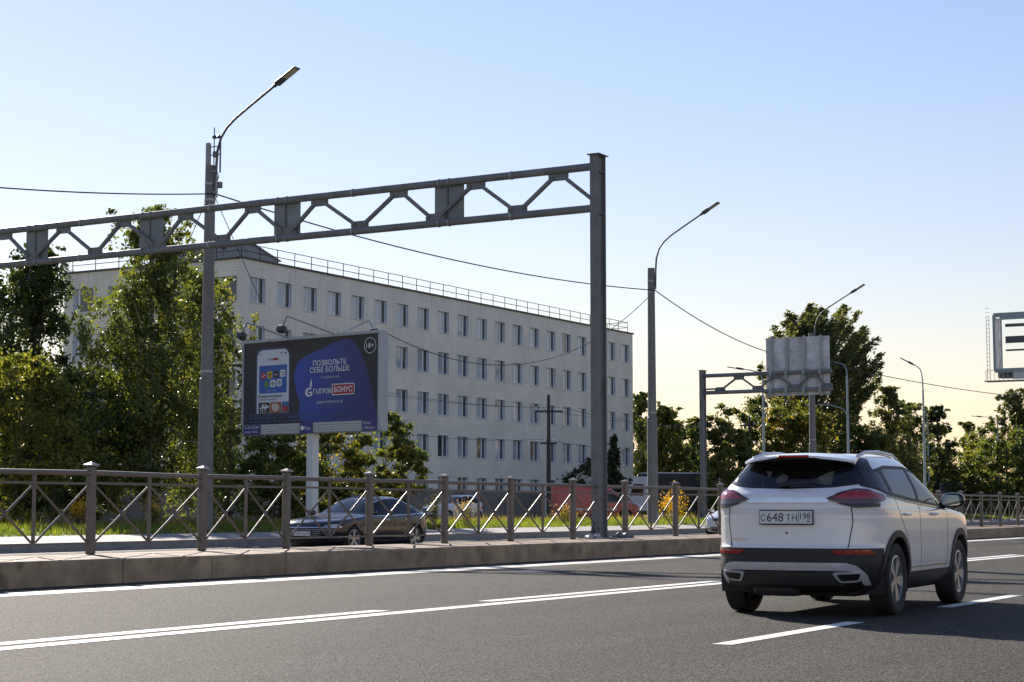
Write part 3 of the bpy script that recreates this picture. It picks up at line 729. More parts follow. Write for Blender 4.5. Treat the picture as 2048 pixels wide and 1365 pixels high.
# floodlights on outrigger arms
for (xb, xe, ye, ze, face) in ((-.95, -2.05, -1.15, .62, 1), (1.35, .05, -1.2, .72, 1), (1.42, 2.0, .95, .62, 0)):
    m = MB(); m.tube((xb, .02, ZT_ + .05), (xe, ye, ZT_ + ze), .028, n=8); a = m.build('lamp_arm', MT['galv'], bb)
    ex = -.2 if face else .3
    m = MB(); m.tube((xe, ye, ZT_ + ze), (xe + ex, ye - .05, ZT_ + ze - .36), .032, n=8); m.build('lamp_stem', MT['galv'], a)
    m = MB(); m.box((xe + ex * 1.1, ye - .05, ZT_ + ze - .46), (.34, .26, .24), Matrix.Rotation(R(-25), 3, 'X'), .04); h = m.build('floodlight', MT['lamp'], a)
for xx in (-.95, 1.36):
    m = MB(); m.box((xx, .05, ZT_ + .16), (.08, .06, .12)); m.build('arm_bracket', MT['galv'], bb)

# ------------------------------------------------------------------ large empty billboard frame at the right edge
W4 = 128.
c0 = atW(1990, 742, W4)
fr = thing('advertising_structure', 'tall empty advertising frame with ladder and catwalk at the right edge', 'billboard frame', (float(c0[0]), float(c0[1]), .38))
fo = (float(c0[0]), float(c0[1]), .38)
fx, fy = fo[0], fo[1]; zb4 = float(c0[2]); zt4 = float(atW(1990, 630, W4)[2])
# the frame runs towards -Y (right in the picture) and is deep along X
Wd = 11.0; D4 = 1.9
def F4(mb_, nm, mat=MT['galv_blue'], sm=False, parent=fr): return mb_.build(nm, mat, parent, fo, sm)
for x in (fx, fx + D4):
    for z in (zb4, zt4):
        F4(MB().bar((x, fy, z), (x, fy - Wd, z), .22, .30), 'edge_beam')
    for yq in (0, -2.75, -5.5, -8.25, -Wd):
        F4(MB().bar((x, fy + yq, zb4), (x, fy + yq, zt4), .16, .16), 'upright')
for zf, th in ((.57, .50), (.83, .22), (.38, .12)):
    F4(MB().bar((fx + D4 * .5, fy - .6, zb4 + (zt4 - zb4) * zf), (fx + D4 * .5, fy - Wd, zb4 + (zt4 - zb4) * zf), .2, th), 'cross_beam', MT['steel_dark'])
for k in range(4):
    F4(MB().box((fx + .25 + .46 * k, fy - .02, (zb4 + zt4) / 2), (.40, .06, zt4 - zb4 - .3)), 'side_panel', MT['alu'])
F4(MB().box((fx + .9, fy - .9, zb4 - .25), (1.0, 1.6, .5)), 'junction_box', MT['steel_dark'])
F4(MB().box((fx + D4 / 2 - .6, fy - Wd / 2 + .3, zb4 - .75), (1.2, Wd + .9, .06)), 'catwalk', MT['galv'])
F4(MB().box((fx - .02, fy - Wd / 2 - .6, zb4 - .35), (.05, Wd - 1.5, .62)), 'catwalk_screen', MT['alu'])
for k in range(7):
    F4(MB().tube((fx - .25 + .0 * k, fy + .6 - .32 * k, zb4 - .72), (fx - .25, fy + .6 - .32 * k, zb4 - .02), .02, n=6), 'rail_post', MT['galv'])
F4(MB().tube((fx - .25, fy + .62, zb4 - .02), (fx - .25, fy - 1.4, zb4 - .02), .022, n=6), 'hand_rail', MT['galv'])
for yy in (.32, .52):
    F4(MB().tube((fx - .12, fy + yy, zb4 - .7), (fx - .12, fy + yy, zt4 - .1), .025, n=6), 'ladder_stile', MT['galv'])
for k in range(18):
    F4(MB().tube((fx - .12, fy + .3, zb4 - .5 + .3 * k), (fx - .12, fy + .54, zb4 - .5 + .3 * k), .016, n=6), 'rung', MT['galv'])
F4(MB().tube((fx + D4 / 2, fy - Wd * .5, -.0), (fx + D4 / 2, fy - Wd * .5, zb4 + .3), .5, .42, 20), 'mast', MT['pole'], True)
# ------------------------------------------------------------------ white office building
def siding(name):
    m, nt, b, N, L = newmat(name)
    tc = node(N, 'ShaderNodeTexCoord'); src = tc.outputs['Object']
    sp = node(N, 'ShaderNodeSeparateXYZ'); L.new(src, sp.inputs[0])
    # lap boards, 0.20 m
    mz = node(N, 'ShaderNodeMath', operation='MULTIPLY'); mz.inputs[1].default_value = 1 / .2; L.new(sp.outputs[2], mz.inputs[0])
    fr = node(N, 'ShaderNodeMath', operation='FRACT'); L.new(mz.outputs[0], fr.inputs[0])
    gr = node(N, 'ShaderNodeMapRange'); gr.inputs[1].default_value = .0; gr.inputs[2].default_value = .16; gr.inputs[3].default_value = .66; gr.inputs[4].default_value = 1.; L.new(fr.outputs[0], gr.inputs[0])
    # vertical joints every 6 m
    ad = node(N, 'ShaderNodeMath', operation='ADD'); L.new(sp.outputs[0], ad.inputs[0]); L.new(sp.outputs[1], ad.inputs[1])
    jx = node(N, 'ShaderNodeMath', operation='MULTIPLY'); jx.inputs[1].default_value = 1 / 2.95; L.new(ad.outputs[0], jx.inputs[0])
    jf = node(N, 'ShaderNodeMath', operation='FRACT'); L.new(jx.outputs[0], jf.inputs[0])
    jg = node(N, 'ShaderNodeMapRange'); jg.inputs[1].default_value = 0; jg.inputs[2].default_value = .022; jg.inputs[3].default_value = .74; jg.inputs[4].default_value = 1; L.new(jf.outputs[0], jg.inputs[0])
    n1 = node(N, 'ShaderNodeTexNoise'); n1.inputs['Scale'].default_value = .35; n1.inputs['Detail'].default_value = 5; L.new(src, n1.inputs['Vector'])
    r1 = node(N, 'ShaderNodeMapRange'); r1.inputs[1].default_value = .3; r1.inputs[2].default_value = .7; r1.inputs[3].default_value = .88; r1.inputs[4].default_value = 1.07; L.new(n1.outputs[0], r1.inputs[0])
    q = node(N, 'ShaderNodeMath', operation='MULTIPLY'); L.new(gr.outputs[0], q.inputs[0]); L.new(jg.outputs[0], q.inputs[1])
    q2 = node(N, 'ShaderNodeMath', operation='MULTIPLY'); L.new(q.outputs[0], q2.inputs[0]); L.new(r1.outputs[0], q2.inputs[1])
    s = node(N, 'ShaderNodeVectorMath', operation='SCALE'); s.inputs[0].default_value = (.84, .81, .72); L.new(q2.outputs[0], s.inputs['Scale'])
    # rust runs below the parapet and the sills
    mp = node(N, 'ShaderNodeMapping'); mp.inputs['Scale'].default_value = (1.5, 1.5, .13); L.new(src, mp.inputs[0])
    n2 = node(N, 'ShaderNodeTexNoise'); n2.inputs['Scale'].default_value = 1.7; n2.inputs['Detail'].default_value = 7; n2.inputs['Roughness'].default_value = .7; L.new(mp.outputs[0], n2.inputs['Vector'])
    r2 = node(N, 'ShaderNodeMapRange'); r2.inputs[1].default_value = .555; r2.inputs[2].default_value = .70; r2.inputs[4].default_value = .75; L.new(n2.outputs[0], r2.inputs[0])
    hg = node(N, 'ShaderNodeMapRange'); hg.inputs[1].default_value = 8; hg.inputs[2].default_value = 16.5; hg.inputs[3].default_value = .12; hg.inputs[4].default_value = 1; L.new(sp.outputs[2], hg.inputs[0])
    q3 = node(N, 'ShaderNodeMath', operation='MULTIPLY'); L.new(r2.outputs[0], q3.inputs[0]); L.new(hg.outputs[0], q3.inputs[1])
    brk = node(N, 'ShaderNodeMapRange'); brk.inputs[1].default_value = .2; brk.inputs[2].default_value = .6; brk.inputs[3].default_value = 1.0; brk.inputs[4].default_value = .35; L.new(fr.outputs[0], brk.inputs[0])
    q4 = node(N, 'ShaderNodeMath', operation='MULTIPLY'); L.new(q3.outputs[0], q4.inputs[0]); L.new(brk.outputs[0], q4.inputs[1])
    mx = node(N, 'ShaderNodeMixRGB'); mx.inputs[2].default_value = (.16, .10, .055, 1); L.new(q4.outputs[0], mx.inputs[0]); L.new(s.outputs[0], mx.inputs[1])
    L.new(mx.outputs[0], b.inputs['Base Color']); b.inputs['Roughness'].default_value = .6
    bp = node(N, 'ShaderNodeBump'); bp.inputs['Strength'].default_value = .6; bp.inputs['Distance'].default_value = .02; L.new(fr.outputs[0], bp.inputs['Height']); L.new(bp.outputs[0], b.inputs['Normal'])
    return m
def panemat(name, lo, hi, rough=.04):
    m, nt, b, N, L = newmat(name)
    oi = node(N, 'ShaderNodeObjectInfo'); tc = node(N, 'ShaderNodeTexCoord')
    nz = node(N, 'ShaderNodeTexNoise', noise_dimensions='4D'); nz.inputs['Scale'].default_value = .9; nz.inputs['Detail'].default_value = 3
    mp = node(N, 'ShaderNodeMapping'); mp.inputs['Scale'].default_value = (3.2, 1, .8); L.new(tc.outputs['Object'], mp.inputs[0]); L.new(mp.outputs[0], nz.inputs['Vector'])
    k = node(N, 'ShaderNodeMath', operation='MULTIPLY'); k.inputs[1].default_value = 40; L.new(oi.outputs['Random'], k.inputs[0]); L.new(k.outputs[0], nz.inputs['W'])
    a = node(N, 'ShaderNodeMath', operation='MULTIPLY_ADD'); a.inputs[1].default_value = .75; L.new(oi.outputs['Random'], a.inputs[0]); L.new(nz.outputs[0], a.inputs[2])
    r = node(N, 'ShaderNodeMapRange'); r.inputs[1].default_value = .35; r.inputs[2].default_value = 1.05; L.new(a.outputs[0], r.inputs[0])
    mx = node(N, 'ShaderNodeMixRGB'); mx.inputs[1].default_value = (*lo, 1); mx.inputs[2].default_value = (*hi, 1); L.new(r.outputs[0], mx.inputs[0])
    L.new(mx.outputs[0], b.inputs['Base Color']); b.inputs['Roughness'].default_value = rough; b.inputs['Specular IOR Level'].default_value = .7
    b.inputs['Coat Weight'].default_value = .6
    return m
MT['siding'] = siding('white_lap_siding')
MT['pane'] = panemat('window_pane_with_blind', (.24, .29, .33), (.50, .56, .61))
MT['pane_dark'] = panemat('window_pane_dark', (.018, .022, .028), (.05, .06, .07))
MT['pane_curtain'] = panemat('window_pane_curtain', (.10, .075, .06), (.38, .30, .25))
MT['win_frame'] = M('window_frame_white', (.70, .73, .76), .4, 0, .05, 4)
MT['reveal'] = M('window_reveal_sheet', (.60, .67, .75), .45, 0, .08, 4)
MT['roof_edge'] = M('roof_edge_dark', (.09, .085, .08), .7, 0, .15, 2)
MT['roof'] = M('bitumen_roof', (.06, .06, .06), .9, 0, .2, .6)
MT['rail'] = M('rusty_roof_rail', (.06, .04, .035), .9, 0, .25, 5)
MT['hut'] = M('grey_sheet_cladding', (.19, .22, .26), .5, 0, .12, 1.5)
MT['hut_roof'] = M('pale_sheet_roof', (.42, .45, .50), .5, 0, .1, 1.5)

BX0, BY0 = 92.2, 74.4
cnr = atX(485, 517, BX0)
BY0 = float(cnr[1]); ROOFZ = float(cnr[2])
BX1 = float(atY(1265, 660, BY0)[0]); BY1 = float(atX(130, 548, BX0)[1])
GZ = .38
bd = thing('office_building', 'long white five-storey building with lap siding and rows of windows', 'building', (BX0, BY0, GZ))
bo = (BX0, BY0, GZ)
NW = 20; FL = (ROOFZ - GZ - 1.15) / 5.0
WW, WH = 1.62, 1.74
pitchx = (BX1 - BX0) / NW
def wxc(i): return BX0 + pitchx * (i + .5) + (.18 - .36 * i / NW)
def wzt(j): return ROOFZ - 1.12 - FL * j      # top of the window in row j from above
zbot = lambda j: wzt(j) - WH
wall = MB()
TW = .35
# front wall (faces -Y): bands and piers butted together
zs = []
cur = ROOFZ
for j in range(5):
    wall.box(((BX0 + BX1) / 2, BY0 + TW / 2, (cur + wzt(j)) / 2), (BX1 - BX0, TW, cur - wzt(j)))
    xs2 = [BX0] + [q for i in range(NW) for q in (wxc(i) - WW / 2, wxc(i) + WW / 2)] + [BX1]
    for k in range(0, len(xs2), 2):
        wall.box(((xs2[k] + xs2[k + 1]) / 2, BY0 + TW / 2, (wzt(j) + zbot(j)) / 2), (xs2[k + 1] - xs2[k], TW, WH))
    cur = zbot(j)
wall.box(((BX0 + BX1) / 2, BY0 + TW / 2, (cur + GZ - .3) / 2), (BX1 - BX0, TW, cur - GZ + .3))
# left end wall (faces -X)
NE = 5; SW = 1.9
pe = (BY1 - BY0) / NE
def wyc(i): return BY0 + pe * (i + .5) + (-.25)
cur = ROOFZ
for j in range(5):
    wall.box((BX0 + TW / 2, (BY0 + TW + BY1) / 2, (cur + wzt(j)) / 2), (TW, BY1 - BY0 - TW, cur - wzt(j)))
    ys2 = [BY0 + TW] + [q for i in range(NE) for q in (wyc(i) - SW / 2, wyc(i) + SW / 2)] + [BY1]
    for k in range(0, len(ys2), 2):
        wall.box((BX0 + TW / 2, (ys2[k] + ys2[k + 1]) / 2, (wzt(j) + zbot(j)) / 2), (TW, ys2[k + 1] - ys2[k], WH))
    cur = zbot(j)
wall.box((BX0 + TW / 2, (BY0 + TW + BY1) / 2, (cur + GZ - .3) / 2), (TW, BY1 - BY0 - TW, cur - GZ + .3))
wall.box(((BX0 + BX1) / 2 + TW / 2, BY1 - .1, (ROOFZ + GZ - .3) / 2), (BX1 - BX0 - TW, .2, ROOFZ - GZ + .3))
wall.box((BX1 - .15, (BY0 + BY1) / 2 + TW / 2, (ROOFZ + GZ - .3) / 2), (.28, BY1 - BY0 - TW - .3, ROOFZ - GZ + .3))
wall.build('wall', MT['siding'], bd, bo)
m = MB(); m.box((BX0 - .03, BY0 - .03, (ROOFZ + GZ) / 2), (.22, .22, ROOFZ - GZ - .1), None, .02); m.build('corner_trim', M('corner_trim_white', (.70, .69, .64), .5, 0, .08, 1), bd, bo)
m = MB(); m.box(((BX0 + BX1) / 2, (BY0 + BY1) / 2, ROOFZ - .35), (BX1 - BX0 - .8, BY1 - BY0 - .8, .2)); m.build('roof', MT['roof'], bd, bo)
m = MB(); m.box(((BX0 + BX1) / 2, BY0 + .14, ROOFZ + .06), (BX1 - BX0 + .24, .52, .13)); m.build('parapet_cap', MT['roof_edge'], bd, bo)
m = MB(); m.box((BX0 + .14, (BY0 + BY1) / 2 + .2, ROOFZ + .06), (.52, BY1 - BY0 - .02, .13)); m.build('parapet_cap', MT['roof_edge'], bd, bo)
# windows; local frame x along the wall, -y outwards
RV = .15
def win_parts(W, H, big=.62):
    P = {}
    m = MB(); f = .055
    m.box((0, 0, H / 2 - f / 2), (W - .02, .07, f)).box((0, 0, -H / 2 + f / 2), (W - .02, .07, f))
    m.box((-W / 2 + .01 + f / 2, 0, 0), (f, .07, H - 2 * f)).box((W / 2 - .01 - f / 2, 0, 0), (f, .07, H - 2 * f))
    xm = -W / 2 + W * big; m.box((xm, 0, 0), (.15, .085, H - 2 * f))
    P['window'] = m.mesh('window')
    m = MB(); xl = -W / 2 + .01 + f; m.box(((xl + xm - .075) / 2, .01, 0), (xm - .075 - xl, .02, H - 2 * f)); P['pane_l'] = m.mesh('pane')
    m = MB(); xr = W / 2 - .01 - f; m.box(((xr + xm + .075) / 2, .012, 0), (xr - xm - .075, .02, H - 2 * f)); P['pane_r'] = m.mesh('pane')
    m = MB(); m.box((0, -RV - .02, -H / 2 - .02), (W + .12, .16, .035)); m.box((0, -RV / 2 - .02, -H / 2 + .005), (W - .02, RV - .03, .02)); P['sill'] = m.mesh('sill')
    m = MB(); m.box((-W / 2 + .012, -RV / 2 - .04, 0), (.02, RV + .05, H - .04)).box((W / 2 - .012, -RV / 2 - .04, 0), (.02, RV + .05, H - .04)).box((0, -RV / 2 - .04, H / 2 - .012), (W - .05, RV + .05, .02)); P['reveal'] = m.mesh('reveal')
    P['window'].materials.append(MT['win_frame']); P['sill'].materials.append(MT['win_frame']); P['reveal'].materials.append(MT['reveal'])
    P['pl'] = []
    for mt in ('pane', 'pane_curtain', 'pane_dark'):
        q = P['pane_l'].copy(); q.materials.append(MT[mt]); P['pl'].append(q)
    P['pane_r'].materials.append(MT['pane_dark'])
    return P
wf, we = win_parts(WW, WH), win_parts(SW, WH, .22)
wrng = random.Random(12)
def put_window(P, loc, rz, row):
    w = ob('window', P['window'], bd); w.location = loc; w.rotation_euler = (0, 0, rz)
    q = wrng.random()
    kind = 0 if q < (.86 if row < 3 else .6) else (1 if q < .95 else 2)
    ob('pane', P['pl'][kind], w); ob('pane', P['pane_r'], w); ob('sill', P['sill'], w); ob('reveal', P['reveal'], w)
for j in range(5):
    for i in range(NW):
        put_window(wf, (wxc(i) - BX0, RV + .03, wzt(j) - WH / 2 - GZ), 0, j)
    for i in range(NE):
        put_window(we, (RV + .03, wyc(i) - BY0, wzt(j) - WH / 2 - GZ), R(-90), j)
# roof railing
rl = thing('roof_railing', 'thin rusty two-bar railing round the edge of the white building roof', 'railing', (BX0, BY0, ROOFZ + .1))
ro = (BX0, BY0, ROOFZ + .1); RH = 1.05
m = MB(); m.tube((0, 0, 0), (0, 0, RH), .032, n=6); rp_me = m.mesh('post'); rp_me.materials.append(MT['rail'])
yb_ = BY0 + .35; xb_ = BX0 + .35
for k in range(31):
    x = xb_ + (BX1 - .35 - xb_) * k / 30; o = ob('post', rp_me, rl); o.location = (x - BX0, yb_ - BY0, 0); o.rotation_euler = (wrng.uniform(-.02, .02), wrng.uniform(-.02, .02), 0)
for k in range(1, 8):
    y = yb_ + (BY1 - .4 - yb_) * k / 7; o = ob('post', rp_me, rl); o.location = (xb_ - BX0, y - BY0, 0)
    o = ob('post', rp_me, rl); o.location = (BX1 - .35 - BX0, y - BY0, 0)
for h in (RH - .02, RH * .5):
    z = ro[2] + h
    for a, b in (((xb_, yb_, z), (BX1 - .35, yb_, z)), ((xb_, yb_, z), (xb_, BY1 - .4, z)), ((BX1 - .35, yb_, z), (BX1 - .35, BY1 - .4, z))):
        m = MB(); m.tube(a, b, .028, n=6); m.build('rail', MT['rail'], rl, ro)
# roof hut with gable
h0 = atY(430, 500, BY0 + 5.0); h1 = atY(557, 500, BY0 + 5.0)
hx0, hx1 = float(h0[0]), float(h1[0]); hy0 = BY0 + 5.0; hy1 = hy0 + 5.5
hz1 = float(atY(500, 512, hy0)[2]); hzr = float(atY(500, 487, hy0)[2])
hut = thing('roof_hut', 'grey sheet metal stair hut with shallow gable on the white roof', 'hut', (hx0, hy0, ROOFZ - .25))
ho = (hx0, hy0, ROOFZ - .25)
m = MB(); m.prism([(hx0, ROOFZ - .25), (hx1, ROOFZ - .25), (hx1, hz1), (hx0 + (hx1 - hx0) * .55, hzr), (hx0, hz1)], lambda a, b, t: (a, t, b), hy0, hy1); m.build('wall', MT['hut'], hut, ho)
xm_ = hx0 + (hx1 - hx0) * .55
for (xa, za, xb2, zb2_) in ((hx0 - .2, hz1 - .05, xm_, hzr + .0), (xm_, hzr, hx1 + .2, hz1 - .05)):
    m = MB(); m.prism([(xa, za + .02), (xb2, zb2_ + .02), (xb2, zb2_ + .10), (xa, za + .10)], lambda a, b, t: (a, t, b), hy0 - .15, hy1 + .15); m.build('roof_slope', MT['hut_roof'], hut, ho)
# satellite dish by the roof corner
d0 = atY(447, 503, BY0 + .8)
ds = thing('satellite_dish', 'small dark satellite dish on the roof corner beside the hut', 'satellite dish', (float(d0[0]), float(d0[1]), ROOFZ + .1))
m = MB(); m.tube((0, 0, 0), (0, 0, .7), .03, n=8); m.build('mast', MT['lamp'], ds)
m = MB(); m.lathe([(0, .0), (.12, .01), (.24, .04), (.34, .09), (.345, .10), (.24, .06), (.12, .03), (0, .02)], 'y', (0, -.12, .75), 20); m.build('dish', MT['lamp'], ds, smooth=True)
m = MB(); m.tube((0, -.05, .6), (0, .35, .72), .015, n=6); m.build('feed_arm', MT['lamp'], ds)

# ------------------------------------------------------------------ concrete panel wall in front of the building, corrugated fence at right
MT['conc'] = M('old_concrete', (.20, .19, .175), .9, 0, .2, 1.2, .4, 14, dirt=(.09, .085, .075), dscale=.7, damt=.8)
cw = thing('concrete_wall', 'grey concrete panel wall between the trees and the white building', 'wall', (40, 61, GZ))
wx = 20.; k = 0
while wx < 108:
    m = MB(); z1_ = 2.36 + .05 * math.sin(k * 2.1); L2 = 3.0
    m.box((wx + L2 / 2, 61, (GZ - .2 + z1_) / 2), (L2 - .09, .14, z1_ - GZ + .2), None, .02)
    m.box((wx + L2 / 2, 60.93, (GZ + z1_) / 2 + .02), (L2 - .5, .05, z1_ - GZ - .45), None, .03)
    m.build('panel', MT['conc'], cw, (40, 61, GZ))
    m = MB(); m.box((wx, 61.0, (GZ - .2 + z1_ + .08) / 2), (.16, .24, z1_ + .28 - GZ), None, .02); m.build('pillar', MT['conc'], cw, (40, 61, GZ))
    wx += L2; k += 1
MT['corr'] = M('corrugated_grey', (.12, .125, .14), .55, .1, .15, 1.0, dirt=(.10, .09, .08), dscale=.8, damt=.5)
q0 = atW(1880, 1000, 170); q1 = atW(2120, 1000, 190)
cf = thing('sheet_fence', 'dark grey fence of horizontal ribbed sheets behind the white car mirror', 'fence', (float(q0[0]), float(q0[1]), GZ))
d_ = np.array(q1 - q0); ln = float(np.hypot(d_[0], d_[1])); u_ = d_[:2] / ln
nP = 12
for k in range(nP):
    a = q0[:2] + u_ * ln * k / nP; b = q0[:2] + u_ * ln * (k + 1) / nP - u_ * .06
    m = MB()
    for r_ in range(9):
        za = GZ + .1 + r_ * .36; zb_ = za + .34
        nrm = np.array([u_[1], -u_[0]]); nrm = nrm if nrm @ np.array([-1, -.6]) > 0 else -nrm
        P = []
        for e in (a, b):
            for (off, z) in ((0, za), (.05, za + .05), (.05, zb_ - .05), (0, zb_), (-.03, zb_), (-.03, za)):
                P.append((e[0] + nrm[0] * off, e[1] + nrm[1] * off, z))
        m.add(P, [(0, 1, 7, 6), (1, 2, 8, 7), (2, 3, 9, 8), (3, 4, 10, 9), (4, 5, 11, 10), (5, 0, 6, 11), (0, 5, 4, 3, 2, 1), (6, 7, 8, 9, 10, 11)])
    m.build('ribbed_panel', MT['corr'], cf, (float(q0[0]), float(q0[1]), GZ))

# ------------------------------------------------------------------ utility poles and wires
def util_pole(label, px, ytop, w, arms):
    top = atW(px, ytop, w); b = (float(top[0]), float(top[1]), GZ); zt = float(top[2])
    t = thing('utility_pole', label, 'utility pole', b, 0, 'old wire poles behind the verge')
    m = MB(); m.tube((b[0], b[1], GZ - .1), (b[0], b[1], zt), .15, .095, 12); m.build('pole', MT['wood_pole'], t, b, True)
    tips = []
    for zf, half in arms:
        z = zt - zf
        m = MB(); m.bar((b[0] - half * .5, b[1] + half * .866, z), (b[0] + half * .5, b[1] - half * .866, z), .1, .11); a = m.build('cross_arm', MT['wood_pole'], t, b)
        for s in (-.9, -.5, .5, .9):
            x, y = b[0] + half * .5 * s, b[1] - half * .866 * s
            m = MB(); m.lathe([(.0, z + .05), (.03, z + .05), (.03, z + .12), (.07, z + .13), (.06, z + .19), (.075, z + .2), (.05, z + .27), (0, z + .28)], 'z', (x, y, 0), 10); m.build('insulator', MT['porcelain'], a, b, True)
            tips.append((x, y, z + .24))
    return t, tips
u1, tp1 = util_pole('dark wire pole with cross arms before the white building', 1097, 790, 105, [(1.0, .85), (2.9, .5)])
u2, tp2 = util_pole('wire pole just left of the billboard edge, behind the birch', 455, 690, 80, [(.95, .85), (2.6, .5)])
u3, tp3 = util_pole('wire pole among the green trees left of the far road sign', 1499, 835, 145, [(.7, .8), (2.2, .5)])
u4, tp4 = util_pole('small pale wire pole showing above the white car roof', 1762, 878, 170, [(.35, .8)])
def wire(label, pts_, sag, r=.018, n=24, group=None):
    a, b = np.array(pts_[0], float), np.array(pts_[-1], float)
    P = []
    for k in range(n + 1):
        t = k / n; p = a + (b - a) * t; P.append((p[0], p[1], p[2] - 4 * sag * t * (1 - t)))
    m = MB(); m.path(P, r, 6); o = m.build('overhead_wire', MT['wire'], None, tuple(a)); o.location = tuple(a)
    return tag(o, label, 'wire', group)
wa = (b1[0], b1[1] - .2, float(atW(425, 390, 57)[2]))
wb = (b2[0], b2[1] - .2, float(atW(1295, 582, 82)[2]))
wc = (b3[0], b3[1] - .2, float(atW(1622, 722, 108)[2]))
left_end = atW(-420, 330, 44.); right_end = atW(2300, 800, 150.)
wire('black cable running from the left picture edge to the first lamp pole', [left_end, wa], .25, .022)
wire('sagging black cable between the first and second tall lamp poles', [wa, wb], .55, .024)
wire('sagging black cable from the second lamp pole to the far sign', [wb, wc], .75, .024)
wire('black cable running from behind the far sign to the right edge', [wc, right_end], .9, .026)
bbp = Matrix.Rotation(ang, 3, 'Z') @ Vector((BW / 2, .2, 0))
wire('thin cable from the billboard top corner to the second lamp pole', [(float(mid[0]) + bbp.x, float(mid[1]) + bbp.y, .6 + ZT_ + .08), wb], 2.2, .016)
wire('thin stay wire slanting down left behind the gantry from the first lamp', [(b1[0], b1[1] + .1, wa[2] - .1), atW(345, 560, 62.)], .0, .014, 2)
wire('thin stay wire slanting down right behind the gantry from the first lamp', [(b1[0], b1[1] - .2, wa[2] - .1), atW(520, 600, 64.)], .0, .014, 2)
for k, (q, nm) in enumerate(((0, 'upper left'), (3, 'upper right'), (5, 'lower'))):
    s1 = tp1[q]; s2 = tp2[q]; s3 = tp3[q]
    wire('thin wire across the white facade tied at the ' + nm + ' insulators of both poles', [s2, s1], .5 + .1 * k, .012, 20, 'wires across the facade')
    wire('thin wire from the ' + nm + ' insulator of the facade pole to the tree-side pole', [s1, s3], .6 + .1 * k, .014, 20, 'wires right of the facade')
# ------------------------------------------------------------------ vegetation
def quad_mesh(name, V, tone, mat, nper=4):
    """V: (n,nper,3) polygons, tone: (n,)"""
    n = V.shape[0]; me = bpy.data.meshes.new(name)
    me.vertices.add(n * nper); me.vertices.foreach_set('co', V.reshape(-1).astype(np.float32))
    me.loops.add(n * nper); me.loops.foreach_set('vertex_index', np.arange(n * nper, dtype=np.int32))
    me.polygons.add(n); me.polygons.foreach_set('loop_start', np.arange(0, n * nper, nper, dtype=np.int32))
    me.polygons.foreach_set('loop_total', np.full(n, nper, np.int32))
    a = me.attributes.new('tone', 'FLOAT', 'POINT'); a.data.foreach_set('value', np.repeat(tone, nper).astype(np.float32))
    me.update(); me.validate(); me.materials.append(mat)
    return me
def unit(a): return a / np.maximum(np.linalg.norm(a, axis=1, keepdims=True), 1e-6)
def leaves(C, size, rs, axis=None, axw=.0, wid=.5, flat=0.):
    """rhombic leaves at centres C; axis = preferred long direction, axw its weight"""
    n = len(C); a = rs.normal(size=(n, 3))
    if axis is not None: a = unit(a) * (1 - axw) + np.asarray(axis) * axw
    a = unit(a); b = np.cross(a, rs.normal(size=(n, 3)) + np.array([0, 0, flat])); b = unit(b)
    s = size * np.exp(rs.normal(size=(n, 1)) * .28)
    a = a * s * .5; b = b * s * wid * .5
    return np.stack([C - a, C - a * .1 + b, C + a, C - a * .1 - b], 1)
MT['leaf_dark'] = leafmat('leaf_dark_green', [(0, (0.019, 0.030, 0.011)), (.5, (0.047, 0.074, 0.019)), (.85, (0.095, 0.121, 0.027)), (1, (0.189, 0.176, 0.041))], .38)
MT['leaf_mid'] = leafmat('leaf_green', [(0, (0.030, 0.046, 0.011)), (.5, (0.081, 0.111, 0.024)), (.85, (0.149, 0.162, 0.041)), (1, (0.243, 0.203, 0.054))], .45)
MT['leaf_light'] = leafmat('leaf_yellow_green', [(0, (0.054, 0.074, 0.014)), (.5, (0.121, 0.142, 0.027)), (.85, (0.203, 0.189, 0.041)), (1, (0.297, 0.230, 0.041))], .5)
MT['leaf_autumn'] = leafmat('leaf_turning', [(0, (0.041, 0.061, 0.014)), (.45, (0.101, 0.121, 0.024)), (.75, (0.189, 0.162, 0.027)), (.9, (0.405, 0.230, 0.027)), (1, (0.486, 0.270, 0.027))], .45)
MT['leaf_poplar'] = leafmat('leaf_poplar', [(0, (0.041, 0.054, 0.022)), (.5, (0.095, 0.115, 0.041)), (.85, (0.162, 0.162, 0.054)), (1, (0.257, 0.216, 0.081))], .38, .4)
MT['leaf_spruce'] = leafmat('needle_green', [(0, (0.014, 0.022, 0.011)), (.6, (0.035, 0.051, 0.019)), (1, (0.095, 0.101, 0.034))], .25)
MT['bark'] = M('bark_brown', (.075, .06, .045), .95, 0, .3, 4, .5, 20, stretch=(1, 1, .3))
MT['bark_birch'] = M('bark_birch', (.50, .48, .44), .8, 0, .15, 3, .2, 20, dirt=(.05, .045, .04), dscale=5, damt=.9, stretch=(1, 1, 2.2))

